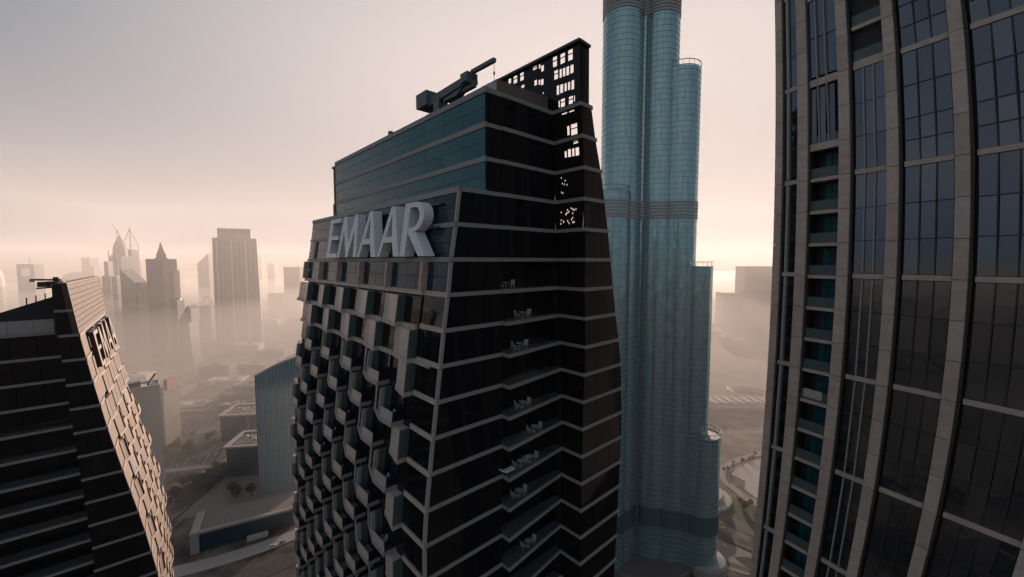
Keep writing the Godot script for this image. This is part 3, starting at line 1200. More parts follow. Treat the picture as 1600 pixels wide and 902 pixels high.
func balcony(f: Callable, t: Node3D, u0: float, u1: float, h0: float, k: int) -> void:
	begin()
	fbox(f, u0, u1, h0 - 0.3, h0 + 0.06, -2.0, 0.10)
	part("balcony_slab", M.stone, t)
	begin()
	fbox(f, u0, u1, h0 + 0.1, h0 + 1.15, -0.12, -0.04)
	part("balustrade", M.return_wall, t)
	begin()
	fbox(f, u0, u1, h0 + 0.061, h0 + FLOOR - 0.31, -2.05, -1.6)
	part("back_wall", M.core, t)
	# window in the back wall with a frame
	var w := u1 - u0
	for i in 3:
		for r in [[0.1, 2.1], [2.2, 3.0]]:
			begin()
			fbox(f, u0 + w * (0.25 + 0.25 * i) + 0.03, u0 + w * (0.5 + 0.25 * i) - 0.03, h0 + r[0], h0 + r[1], -1.6, -1.55)
			part("window_pane", M.teal[(i + k + 40) % 3], t)
	begin()
	for i in 4:
		fbox(f, u0 + w * (0.25 + 0.25 * i) - 0.04, u0 + w * (0.25 + 0.25 * i) + 0.03, h0 + 0.07, h0 + 3.05, -1.6, -1.5)
	fbox(f, u0 + w * 0.25, u1, h0 + 2.12, h0 + 2.19, -1.6, -1.51)
	part("window_frame", M.mullion, t)
	if k == -4:
		begin()
		fbox(f, u0 + 0.3, u1 - 0.6, h0 + 0.3, h0 + 1.28, -0.03, 0.02)
		part("privacy_screen", M.panel_light, t)
	if k == -2:
		begin()
		fbox(f, u0 + 1.2, u1 - 0.3, h0 + 0.07, h0 + 0.8, -1.4, -0.8)
		part("storage_box", M.panel_light, t)


# ================================================================ the great stepped spire
func spire() -> void:
	var o := Vector3(95, 0, -265)
	var t := thing("spire_tower", "blue-green stepped skyscraper of rounded glass tubes right of the middle tower", "skyscraper", o)
	# centre x, centre z, radius, top (above the eye); the first ones run on above the picture
	var tubes := [[-26.2, 3.0, 12.0, 196.0], [-1.8, 0.0, 11.4, 196.0], [-10.8, -1.5, 8.0, 230.0], [10.6, 3.0, 11.5, 117.0], [20.6, 6.0, 11.3, -4.0], [26.8, 10.0, 11.5, -111.0], [-33.5, 9.0, 12.0, 42.0], [-9.0, -26.0, 14.0, 260.0], [-12.0, -50.0, 12.0, 120.0], [8.0, -22.0, 11.0, 120.0], [-30.0, -20.0, 11.0, 30.0]]
	for i in tubes.size():
		var q: Array = tubes[i]
		var c := Vector3(q[0], 0, q[1])
		var r: float = q[2]
		var top: float = q[3] + EYE
		begin()
		lathe(c, [[r, 0.0], [r, top]], 40)
		part("glazing", M.spire_glass, t)
		begin()
		disc(c + Vector3(0, top, 0), r, 40)
		part("terrace", M.concrete, t)
		# edges of the floors, too close to tell apart: one piece
		begin()
		var y := 3.3
		while y < top - 0.5:
			lathe(c, [[r, y - 0.26], [r + 0.16, y - 0.26], [r + 0.16, y + 0.02], [r, y + 0.02]], 32)
			y += 3.35
		part("floor_edge", M.spire_band, t, "stuff")
		begin()
		var n := int(r * 1.6)
		for k in n:
			var a := TAU * k / n
			var d := Vector3(cos(a), 0, sin(a))
			bar(c + d * r, c + d * r + Vector3(0, top, 0), 0.09, 0.12)
		part("fin", M.spire_fin, t, "stuff")
		# storeys of plant behind louvres
		for m in [[26.0, 37.2], [-173.0, -160.0], [150.0, 164.0]]:
			if q[3] > m[1] - 3:
				begin()
				var yy: float = m[0] + EYE
				while yy < m[1] + EYE:
					lathe(c, [[r, yy], [r + 0.45, yy], [r + 0.45, yy + 1.25], [r, yy + 1.25]], 40)
					yy += 1.9
				part("louvre_band", M.louver if m[0] > -100 else M.return_wall, t)
		# rail round each terrace
		begin()
		lathe(c + Vector3(0, top, 0), [[r + 0.1, 0.0], [r + 0.1, 0.6], [r - 0.2, 0.6]], 40)
		lathe(c + Vector3(0, top, 0), [[r + 0.15, 3.2], [r + 0.15, 3.6], [r - 0.15, 3.6], [r - 0.15, 3.2]], 40)
		for k in 20:
			var a := TAU * k / 20
			var d := Vector3(cos(a), 0, sin(a))
			bar(c + d * r + Vector3(0, top, 0), c + d * r + Vector3(0, top + 3.4, 0), 0.16)
		part("terrace_rail", M.spire_fin, t)
	# dark seams where the tubes meet
	for q in [[-14.8, 5.8, 196.0], [-12.0, 6.2, 196.0], [-8.4, 6.4, 196.0], [1.6, 9.8, 117.0], [-23.4, 14.6, 42.0], [10.4, 12.8, -4.0]]:
		begin()
		bar(Vector3(q[0], 0, q[1]), Vector3(q[0], q[2] + EYE, q[1]), 1.1, 1.1)
		part("seam", M.seam, t)
	# podium with a curved canopy at its foot
	begin()
	lathe(Vector3(31, 0, 12), [[13.0, 0.0], [13.0, 6.0], [12.0, 7.5], [0.1, 9.0]], 40)
	part("podium_roof", M.concrete, t)
	begin()
	lathe(Vector3(-6, 0, -4), [[34.0, 0.0], [34.0, 4.0], [33.0, 4.6], [0.1, 4.8]], 48)
	part("podium", M.brown_wall, t)


# ================================================================ the city
func slab_tower(called: String, label: String, x: float, z: float, w: float, d: float, h: float, m: Material, floors := true, turn := 0.0) -> Node3D:
	var t := thing(called, label, "building", Vector3(x, 0, z))
	t.rotation.y = turn
	begin()
	box(Vector3(0, h / 2, 0), Vector3(w, h, d))
	part("wall", m, t)
	begin()
	for s in [[0, 1], [0, -1]]:
		box(Vector3(0, h + 0.6, s[1] * (d / 2 - 0.4)), Vector3(w + 0.4, 1.2, 0.8))
	for s in [-1, 1]:
		box(Vector3(s * (w / 2 - 0.2), h + 0.59, 0), Vector3(0.8, 1.18, d - 1.7))
	part("parapet", m, t)
	if floors:
		begin()
		var y := 4.0
		while y < h - 2.5:
			for s in [-1, 1]:
				box(Vector3(0, y + 0.95, s * (d / 2 + 0.04)), Vector3(w - 1.6, 1.9, 0.14))
				box(Vector3(s * (w / 2 + 0.04), y + 0.95, 0), Vector3(0.14, 1.9, d - 1.6))
			y += 3.8
		part("window_strip", M.far_glass, t, "stuff")
	return t


func spike(base: Vector3, r: float, h: float, n := 8) -> void:
	lathe(base, [[r, 0], [r * 0.55, h * 0.35], [r * 0.2, h * 0.7], [0.02, h]], n)


func skyline() -> void:
	var W: Array = M.far_wall
	# frame tower with an opening and a mast
	var t := thing("frame_tower", "distant tower with a square opening under its roof and a thin mast", "building", Vector3(-1540, 63.2, -1300))
	t.scale = Vector3.ONE * 0.684
	begin()
	box(Vector3(0, 17, 0), Vector3(81, 222, 40))
	part("wall", W[2], t)
	begin()
	box(Vector3(-30, 149, 0), Vector3(21, 42, 40))
	box(Vector3(30, 149, 0), Vector3(21, 42, 40))
	part("side_pier", W[2], t)
	begin()
	box(Vector3(0, 178, 0), Vector3(81, 16, 40.2))
	part("roof_beam", W[2], t)
	begin()
	bar(Vector3(0, 150, 0), Vector3(0, 214, 0), 2.5)
	part("mast", W[0], t)
	# rounded one at the left edge
	t = thing("round_top_tower", "pale distant tower with a rounded top cut off by the left edge", "building", Vector3(-1666, 0, -1300))
	begin()
	lathe(Vector3.ZERO, [[26, 0], [26, 120], [25, 150], [20, 170], [10, 184], [0.1, 190]], 20)
	part("wall", M.far_light, t)
	begin()
	for k in 16:
		lathe(Vector3(0, 8 + k * 7.0, 0), [[26, 0], [26.3, 0], [26.3, 3], [26, 3]], 20)
	part("window_strip", M.far_glass, t, "stuff")
	# block-topped one behind the left tower
	t = slab_tower("block_top_tower", "dark distant tower with a square block on top behind the left tower", -1763, -1700, 35, 35, 213, W[2])
	begin()
	box(Vector3(24, 89, 0), Vector3(13, 178, 30))
	part("side_block", W[2], t)
	t = thing("domed_hall", "low distant building with a shallow dome beside the block-topped tower", "building", Vector3(-1800, 0, -1680))
	begin()
	lathe(Vector3.ZERO, [[44, 0], [44, 128], [40, 140], [28, 149], [0.1, 155]], 24)
	part("wall", W[0], t)
	begin()
	bar(Vector3(-14, 150, 0), Vector3(-14, 166, 0), 1.6)
	part("mast", W[0], t)
	# slim with mast
	t = slab_tower("mast_tower", "slim tower with a narrow top and a thin mast left of the spired pair", -1087, -1100, 24, 26, 159, W[2])
	begin()
	box(Vector3(-4, 179, 0), Vector3(11, 40, 14))
	part("crown", W[2], t)
	begin()
	bar(Vector3(-2, 198, 0), Vector3(-2, 228, 0), 1.6)
	part("mast", W[0], t)
	slab_tower("pale_slab", "slim pale slab standing before the spired pair", -971, -1000, 14, 18, 162, M.far_light)
	slab_tower("pale_slab", "lower slim pale slab right of the other pale slab", -948, -1000, 12, 16, 118, M.far_light)
	# a pair with pointed crowns, the left one under construction
	t = slab_tower("pointed_tower", "tower with a pointed stepped crown, left one of the spired pair", -1105, -1150, 33, 33, 212, W[0])
	begin()
	lathe(Vector3.ZERO, [[16.4, 212], [15, 236], [9, 256], [3, 270], [0.1, 276]], 8)
	part("crown", W[0], t)
	begin()
	for s in [-1, 1]:
		box(Vector3(s * 9, 110, 16.8), Vector3(3, 216, 1.2))
	part("pier", M.far_light, t)
	var cr := thing("tower_crane", "tiny construction crane on top of the left pointed tower", "crane", Vector3(-1112, 262, -1150))
	begin()
	bar(Vector3(0, 0, 0), Vector3(0, 24, 0), 1.2)
	part("mast", W[2], cr)
	begin()
	bar(Vector3(6, 18, 0), Vector3(-13, 42, 0), 1.0)
	part("jib", W[2], cr)
	begin()
	box(Vector3(5, 17.4, 0), Vector3(5, 2, 2))
	part("counterweight", W[2], cr)
	t = slab_tower("pointed_tower", "tower with an open pointed lattice crown, right one of the spired pair", -1103, -1180, 24, 24, 232, W[1])
	begin()
	for s in [[-1, -1], [1, -1], [1, 1], [-1, 1]]:
		bar(Vector3(s[0] * 12, 232, s[1] * 12), Vector3(s[0] * 12, 246, s[1] * 12), 1.6)
		bar(Vector3(s[0] * 12, 246, s[1] * 12), Vector3(0, 292, 0), 1.6)
		bar(Vector3(s[0] * 12, 246, s[1] * 12), Vector3(s[0] * 12, 246, -s[1] * 12), 1.2)
		bar(Vector3(s[0] * 7, 266, s[1] * 7), Vector3(-s[0] * 7, 266, s[1] * 7), 1.0)
	bar(Vector3(0, 280, 0), Vector3(0, 300, 0), 1.0)
	part("crown", W[1], t)
	# paler ones beyond
	t = slab_tower("pale_tower", "pale tower with a small gabled top beyond the lattice crown", -1735, -1900, 45, 40, 196, W[1], false)
	begin()
	hexa([Vector3(-22, 196, -20), Vector3(22, 196, -20), Vector3(22, 196, 20), Vector3(-22, 196, 20), Vector3(-8, 212, -20), Vector3(8, 212, -20), Vector3(8, 212, 20), Vector3(-8, 212, 20)])
	bar(Vector3(0, 210, 0), Vector3(0, 240, 0), 1.8)
	part("gable", W[1], t)
	slab_tower("pale_tower", "flat pale tower half lost in haze left of the needle-spired tower", -1872, -2100, 50, 40, 180, W[1], false)
	slab_tower("pale_tower", "flat pale tower half lost in haze right of the needle-spired tower", -1731, -2100, 60, 40, 166, W[1], false)
	# two with sloping tops
	t = thing("sloped_tower", "dark tower whose roof slopes down steeply to the right", "building", Vector3(-836, 0, -900))
	begin()
	hexa([Vector3(-18, 0, -15), Vector3(14, 0, -15), Vector3(14, 0, 15), Vector3(-18, 0, 15), Vector3(-18, 182, -15), Vector3(14, 152, -15), Vector3(14, 152, 15), Vector3(-18, 182, 15)])
	part("wall", W[2], t)
	begin()
	box(Vector3(31, 73, 0), Vector3(34, 146, 28))
	part("lower_wing", W[2], t)
	begin()
	box(Vector3(22, 151, 0), Vector3(26, 5, 22))
	box(Vector3(38, 147.6, 0), Vector3(16, 3, 18))
	part("roof_plant", W[0], t)
	t = slab_tower("spired_tower", "square tower with a tall needle spire standing on a stepped base", -732, -850, 35, 35, 203, W[2])
	begin()
	lathe(Vector3(0, 203, 0), [[12, 0], [11, 3], [8, 4], [8, 10], [5, 18], [2.5, 27], [0.2, 37]], 8)
	part("spire", W[1], t)
	begin()
	box(Vector3(19, 90, -10), Vector3(7, 180, 14))
	part("pale_corner", M.far_light, t)
	t = slab_tower("round_end_tower", "short dark tower with a rounded shoulder beside the needle-spired tower", -662, -800, 14, 18, 122, W[2])
	begin()
	lathe(Vector3(0, 0, 0), [[7, 122], [6, 126], [0.1, 128]], 14)
	part("roof", W[2], t)
	t = thing("sloped_tower", "short dark tower whose roof slopes up steeply to the right", "building", Vector3(-624, 0, -780))
	begin()
	hexa([Vector3(-12, 0, -11), Vector3(12, 0, -11), Vector3(12, 0, 11), Vector3(-12, 0, 11), Vector3(-12, 86, -11), Vector3(5, 115, -11), Vector3(5, 115, 11), Vector3(-12, 86, 11)])
	hexa([Vector3(5, 86, -11), Vector3(12, 86, -11), Vector3(12, 86, 11), Vector3(5, 86, 11), Vector3(5, 115, -11), Vector3(12, 109, -11), Vector3(12, 109, 11), Vector3(5, 115, 11)])
	part("wall", W[2], t)
	# ring sculpture-like circular frame
	t = thing("ring_sculpture", "thin pale ring standing upright on a rooftop behind the short dark towers", "sculpture", Vector3(-790, 84, -1050))
	begin()
	for k in 24:
		var a := TAU * k / 24
		var b := TAU * (k + 1) / 24
		bar(Vector3(cos(a) * 11, 12 + sin(a) * 11, 0), Vector3(cos(b) * 11, 12 + sin(b) * 11, 0), 2.0)
	part("ring", M.far_light, t)
	begin()
	box(Vector3(0, -41.5, 0), Vector3(30, 83, 24))
	part("plinth", W[1], t)
	# slanted one left of the big slab
	t = thing("slanted_tower", "pale tower with a roof slanting up to a mast left of the broad tower", "building", Vector3(-1124, 0, -1500))
	begin()
	hexa([Vector3(-21, 0, -20), Vector3(21, 0, -20), Vector3(21, 0, 20), Vector3(-21, 0, 20), Vector3(-21, 190, -20), Vector3(21, 228, -20), Vector3(21, 228, 20), Vector3(-21, 190, 20)])
	part("wall", W[1], t)
	begin()
	bar(Vector3(17, 222, 0), Vector3(17, 254, 0), 1.4)
	part("mast", W[1], t)
	# the broad tower
	t = thing("broad_tower", "broad grey tower with a narrower ribbed crown standing alone in the haze", "building", Vector3(-677, 0, -1000))
	t.rotation.y = 0.52
	t.scale = Vector3(0.84, 1.0, 0.6)
	begin()
	hexa([Vector3(-55, 0, -30), Vector3(58, 0, -30), Vector3(58, 0, 30), Vector3(-55, 0, 30), Vector3(-53, 255, -28), Vector3(53, 255, -28), Vector3(53, 255, 28), Vector3(-53, 255, 28)])
	part("wall", W[0], t)
	begin()
	box(Vector3(-1, 266, 0), Vector3(80, 22, 44))
	for k in 12:
		box(Vector3(-38 + k * 6.8, 277.6, 21), Vector3(3.4, 2.4, 2))
	part("crown", W[0], t)
	for k in 9:
		begin()
		var x := -46.0 + k * 11.6
		hexa([Vector3(x, 0, 30), Vector3(x + 4, 0, 30), Vector3(x + 4, 0, 32.4), Vector3(x, 0, 32.4), Vector3(x * 0.98, 250, 28), Vector3(x * 0.98 + 4, 250, 28), Vector3(x * 0.98 + 4, 250, 30.2), Vector3(x * 0.98, 250, 30.2)])
		part("rib", M.far_light if k % 3 == 0 else W[1], t)
	begin()
	var y := 6.0
	while y < 250:
		box(Vector3(0, y, 28.0 + (1.0 - y / 255.0) * 2.0), Vector3(104, 1.8, 0.5))
		y += 4.0
	part("window_strip", M.far_glass, t, "stuff")
	slab_tower("far_tower", "faint slim tower just right of the broad tower", -1423, -2300, 30, 30, 229, W[1], false)
	slab_tower("far_tower", "faint small square tower between the broad tower and the middle tower", -1295, -2200, 38, 30, 186, W[1], false)
	t = slab_tower("far_tower", "faint flat-topped tower beside the left edge of the middle tower", -803, -1500, 59, 40, 177, W[0])
	begin()
	box(Vector3(-48, 42, 40), Vector3(36, 84, 40))
	part("lower_wing", W[0], t)
	# right gap: one pale pair
	t = slab_tower("hazy_slab", "pale flat-topped slab with a lower left wing in the bright haze right of the skyscraper", 689, -1150, 86, 50, 184, W[2])
	begin()
	box(Vector3(-60, 55, -12), Vector3(64, 110, 50))
	part("lower_wing", W[2], t)
	begin()
	box(Vector3(52, 60, -8), Vector3(40, 120, 40))
	part("right_wing", W[2], t)


func low_city() -> void:
	# low blocks half lost in the haze, none over the roads and the lake
	for i in 96:
		var z := -rng.randf_range(560, 2300)
		var right := i % 4 == 3
		var k := rng.randf_range(0.47, 0.66) if right else rng.randf_range(-1.0, -0.48)
		var x := -z * k
		if right and z > -760:
			continue
		var s := Vector3(rng.randf_range(22, 60), rng.randf_range(7, 24), rng.randf_range(18, 45))
		var tone := rng.randi() % 4
		var m: Material = M.far_light if tone == 3 else M.far_wall[tone]
		var size_word := "small" if s.x < 34 else ("mid-sized" if s.x < 48 else "long")
		var depth_word := "at the haze's near edge" if z > -800 else ("amid the haze" if z > -1400 else "deep in haze")
		var side_word := "in the right-hand gap" if right else ("right of the broad tower" if k > -0.6 else ("in front of the broad tower" if k > -0.76 else "left of the broad tower"))
		var lab := "%s %s low block %s %s" % [size_word, ["grey", "sand-coloured", "dark", "pale"][tone], depth_word, side_word]
		var t := thing("low_block", lab, "building", Vector3(x, 0, z), "low blocks on the hazy plain")
		t.rotation.y = rng.randf_range(-0.3, 0.3)
		begin()
		box(Vector3(0, s.y / 2, 0), s)
		part("wall", m, t)
		begin()
		box(Vector3(rng.randf_range(-5, 5), s.y + 1.4, rng.randf_range(-4, 4)), Vector3(s.x * 0.3, 2.8, s.z * 0.35))
		part("roof_plant", M.far_wall[0], t)
		begin()
		var y := 2.5
		while y < s.y - 2:
			box(Vector3(0, y, s.z / 2 + 0.05), Vector3(s.x - 2, 1.5, 0.15))
			y += 3.6
		part("window_strip", M.far_glass, t, "stuff")


func mid_blocks() -> void:
	var spots := [[-470, -455, 34, 9, 20, "long low sand-coloured block left of the curving road"], [-432, -538, 40, 8, 22, "low pale block just below the far highway"], [-372, -528, 26, 11, 20, "small dark block just below the far highway"], [-395, -578, 46, 10, 18, "long low block between the two far highways"], [-330, -602, 30, 14, 22, "squat grey block between the two far highways"], [-455, -640, 50, 12, 26, "broad pale block behind the second far highway"], [-372, -655, 36, 18, 24, "tall-fronted grey block behind the second far highway"], [-300, -480, 20, 6, 14, "small flat pavilion beside the narrow road"]]
	for i in spots.size():
		var q: Array = spots[i]
		var t := slab_tower("low_block", q[5], q[0], q[1], q[2], q[4], q[3], [M.far_wall[1], M.far_light, M.far_wall[2], M.far_wall[0]][i % 4], true, 0.15)
		begin()
		box(Vector3(q[2] * 0.2, q[3] + 1.3, 0), Vector3(q[2] * 0.22, 2.4, q[4] * 0.4))
		part("roof_plant", M.far_wall[0], t)
		begin()
		box(Vector3(-q[2] * 0.22, q[3] + 0.8, q[4] * 0.1), Vector3(q[2] * 0.16, 1.4, q[4] * 0.3))
		part("roof_unit", M.far_light, t)


func near_city() -> void:
	# teal tower with a slanting roof
	var t := thing("teal_tower", "blue-green glass tower with a slanting roof and upright stripes behind the middle tower", "tower", Vector3(-217, 0, -338))
	t.rotation.y = 0.12
	begin()
	hexa([Vector3(0.5, 0, -34), Vector3(50, 0, -34), Vector3(50, 0, -0.3), Vector3(0.5, 0, -0.3), Vector3(0.5, 102.5, -34), Vector3(50, 118, -34), Vector3(50, 118, -0.3), Vector3(0.5, 102.5, -0.3)])
	part("wall", M.core, t)
	for i in 10:
		var a := 0.6 + i * 4.9
		var b := a + 4.8
		for r in 6:
			var f0 := r / 6.0
			var f1 := (r + 0.985) / 6.0
			var ta := ta_of(a)
			var tb := ta_of(b)
			begin()
			hexa([Vector3(a, ta * f0, -0.3), Vector3(b, tb * f0, -0.3), Vector3(b, tb * f0, 0.0), Vector3(a, ta * f0, 0.0), Vector3(a, ta * f1, -0.3), Vector3(b, tb * f1, -0.3), Vector3(b, tb * f1, 0.0), Vector3(a, ta * f1, 0.0)])
			part("glass_panel", pick(M.teal_front), t)
		begin()
		bar(Vector3(a - 0.05, 0, 0.2), Vector3(a - 0.05, ta_of(a), 0.2), 0.7, 0.9)
		part("fin", M.trim, t)
		begin()
		bar(Vector3(a + 2.4, 0, 0.1), Vector3(a + 2.4, ta_of(a + 2.4), 0.1), 0.4, 0.6)
		part("fin", M.spire_band, t)
	begin()
	for i in 10:
		var a := -0.4 + 5.1 * i
		var b := a + 5.1
		hexa([Vector3(a, ta_of(a), -35), Vector3(b, ta_of(b), -35), Vector3(b, ta_of(b), 0.8), Vector3(a, ta_of(a), 0.8), Vector3(a, ta_of(a) + 1.0, -35), Vector3(b, ta_of(b) + 1.0, -35), Vector3(b, ta_of(b) + 1.0, 0.8), Vector3(a, ta_of(a) + 1.0, 0.8)])
	part("roof", M.trim, t)
	begin()
	hexa([Vector3(-1.4, 0, -33), Vector3(0.4, 0, -33), Vector3(0.4, 0, -1), Vector3(-1.4, 0, -1), Vector3(-1.4, 103, -33), Vector3(0.4, 103.6, -33), Vector3(0.4, 103.6, -1), Vector3(-1.4, 103, -1)])
	part("side_wall", M.far_wall[2], t)

	# block behind the left tower
	t = slab_tower("grey_block", "grey block tower standing just behind the sunlit side of the left tower", -307, -329, 24, 20, 97, M.far_light, false, 0.74)
	begin()
	box(Vector3(-4, 99, 0), Vector3(9, 4, 8))
	part("roof_plant", M.far_wall[0], t)
	begin()
	bar(Vector3(5, 98, 4), Vector3(10, 104, -6), 1.6)
	part("roof_duct", M.core, t)
	t = thing("salmon_tower", "narrow salmon-pink sunlit end wall just behind the grey block tower", "building", Vector3(-366, 0, -420))
	begin()
	hexa([Vector3(-18, 0, -14), Vector3(3, 0, -14), Vector3(3, 0, 6), Vector3(-18, 0, 6), Vector3(-18, 68, -14), Vector3(3, 68, -14), Vector3(3, 68, 6), Vector3(-18, 68, 6)])
	part("wall", M.far_wall[1], t)
	begin()
	box(Vector3(2.2, 70.5, -3), Vector3(3.4, 11, 9))
	part("sunlit_end_wall", M.salmon, t)  # the sun on this wall is carried by its salmon colour

	# two low blocks with framed white roofs
	for i in 2:
		var z := -383.0 - 76.0 * i
		var x := -246.0 - 60.0 * i
		t = thing("framed_block", ["low dark block with a broad white roof frame, nearer of two beside the blue-green tower", "low dark block with a broad white roof frame, farther of two beside the blue-green tower"][i], "building", Vector3(x, 0, z))
		t.rotation.y = 0.15
		begin()
		box(Vector3(0, 14, 0), Vector3(40, 28, 34))
		part("wall", M.core, t)
		for k in 7:
			for r in 6:
				begin()
				box(Vector3(-17.2 + k * 5.7, 2.6 + r * 4.6, 17.1), Vector3(5.4, 4.2, 0.3))
				part("window_pane", pick(M.grid_glass), t)
		begin()
		box(Vector3(0, 29, 17), Vector3(44, 1.6, 4))
		box(Vector3(0, 29, -17), Vector3(44, 1.6, 4))
		box(Vector3(-20.5, 28.99, 0), Vector3(4, 1.58, 29.9))
		box(Vector3(20.5, 28.99, 0), Vector3(4, 1.58, 29.9))
		part("roof_frame", M.concrete, t)
		begin()
		box(Vector3(-2, 28.6, 1), Vector3(28, 1.2, 22))
		part("roof", M.paving, t)
		for k in 5:
			begin()
			box(Vector3(-12.0 + k * 5.4, 30.1, -4.0 + (k % 3) * 4.0), Vector3(2.6, 1.8, 2.2))
			part("roof_unit", M.far_light if k % 2 == 0 else M.far_wall[0], t)
		begin()
		box(Vector3(20.5, 14, 17.4), Vector3(1.2, 28, 1.2))
		box(Vector3(8.5, 14, 17.4), Vector3(1.0, 28, 0.9))
		part("column", M.concrete, t)

	# the long low building with a broad light rim, turning away at its right end
	t = thing("rimmed_building", "long low dark-fronted building with a pale rim and a rounded right end", "building", Vector3(-193, 0, -285))
	t.rotation.y = 0.50
	var out := PackedVector2Array([Vector2(-29, 5), Vector2(26, 5), Vector2(31, 3), Vector2(34, -1), Vector2(35, -8), Vector2(35, -22), Vector2(-29, -22)])
	begin()
	prism(out, 0.0, 13.0)
	part("wall", M.core, t)
	begin()
	prism(PackedVector2Array([Vector2(-30, 3.5), Vector2(26, 3.5), Vector2(30, 1.8), Vector2(33, -1.5), Vector2(33.6, -8), Vector2(36, -8), Vector2(35.4, -0.4), Vector2(31.6, 4.2), Vector2(26.4, 6.4), Vector2(-30, 6.4)]), 13.01, 14.6)
	part("roof_rim", M.concrete, t)
	begin()
	prism(PackedVector2Array([Vector2(-33, 6.6), Vector2(-28, 6.6), Vector2(-28, -22), Vector2(-33, -22)]), 0.0, 14.7)
	part("end_wall", M.concrete, t)
	for k in 11:
		for r in 3:
			begin()
			box(Vector3(-25.3 + k * 5.0, 2.4 + r * 4.2, 5.1), Vector3(4.8, 3.9, 0.25))
			part("window_pane", pick(M.grid_glass), t)
	begin()
	prism(PackedVector2Array([Vector2(-28, 3.3), Vector2(26, 3.3), Vector2(32, -3), Vector2(34, -22), Vector2(-28, -22)]), 13.0, 13.4)
	part("roof_plaza", M.paving, t)
	begin()
	box(Vector3(6, 1.3, 7.4), Vector3(13, 2.6, 3.4))
	part("entrance_canopy", M.far_light, t)

	# white spiral ramp beside the skyscraper's foot
	t = thing("spiral_ramp", "white round tiered pavilion half hidden behind the skyscraper's foot", "pavilion", Vector3(163, 0, -332))
	for k in 3:
		begin()
		lathe(Vector3(-k * 1.5, 0, 0), [[21.0 - k * 4.5, k * 4.5], [21.0 - k * 4.5, k * 4.5 + 1.8], [20.0 - k * 4.5, k * 4.5 + 2.2], [14.0 - k * 4.0, k * 4.5 + 2.4]], 40)
		part("tier", M.concrete, t)
	begin()
	lathe(Vector3(-4, 0, 0), [[5.0, 0.0], [5.0, 13.0], [3.8, 14.5], [0.1, 15.0]], 24)
	part("drum", M.concrete, t)

	# the long station hall and round roof in the right-hand gap
	t = thing("station_hall", "long low hall with evenly spaced white roof ribs in the right-hand gap", "building", Vector3(300, 0, -545))
	begin()
	box(Vector3(0, 5, 0), Vector3(150, 10, 26))
	part("wall", M.far_wall[1], t)
	for k in 12:
		begin()
		box(Vector3(-66 + k * 12.0, 10.8, 0), Vector3(5.0, 1.6, 25))
		part("roof_rib", M.far_wall[1], t)
	begin()
	box(Vector3(0, 7, 20), Vector3(150, 2, 6))
	part("side_canopy", M.far_wall[1], t)
	t = thing("ring_stadium", "pale round ring-shaped roof behind the ribbed hall in the right-hand gap", "stadium", Vector3(355, 0, -590))
	begin()
	lathe(Vector3.ZERO, [[32, 0], [33, 8], [31, 9.5], [25, 7], [25, 0]], 48)
	part("ring", M.far_light, t)


func ta_of(a: float) -> float:
	return 103.0 + 17.0 * sin(clampf(a / 50.0, 0.0, 1.0) * PI / 2)


# ---------------------------------------------------------------- ground, roads, water
func strip(pts: Array, w: float, y: float) -> void:
	for i in pts.size() - 1:
		var a := Vector2(pts[i][0], pts[i][1])
		var b := Vector2(pts[i + 1][0], pts[i + 1][1])
		var na := side_at(pts, i) * w / 2
		var nb := side_at(pts, i + 1) * w / 2
		var away := Vector3(a.x, y - 5, a.y)
		quad(Vector3(a.x - na.x, y, a.y - na.y), Vector3(b.x - nb.x, y, b.y - nb.y), Vector3(b.x + nb.x, y, b.y + nb.y), Vector3(a.x + na.x, y, a.y + na.y), away)


func side_at(pts: Array, i: int) -> Vector2:
	var a: Array = pts[maxi(i - 1, 0)]
	var b: Array = pts[mini(i + 1, pts.size() - 1)]
	var d := Vector2(b[0] - a[0], b[1] - a[1]).normalized()
	return Vector2(-d.y, d.x)


func curve(pts: Array, n := 8) -> Array:
	var out := []
	for i in pts.size() - 1:
		var p0 := Vector2(pts[maxi(i - 1, 0)][0], pts[maxi(i - 1, 0)][1])
		var p1 := Vector2(pts[i][0], pts[i][1])
		var p2 := Vector2(pts[i + 1][0], pts[i + 1][1])
		var p3 := Vector2(pts[mini(i + 2, pts.size() - 1)][0], pts[mini(i + 2, pts.size() - 1)][1])
		for k in n:
			var q := p1.cubic_interpolate(p2, p0, p3, float(k) / n)
			out.append([q.x, q.y])
	out.append(pts[-1])
	return out


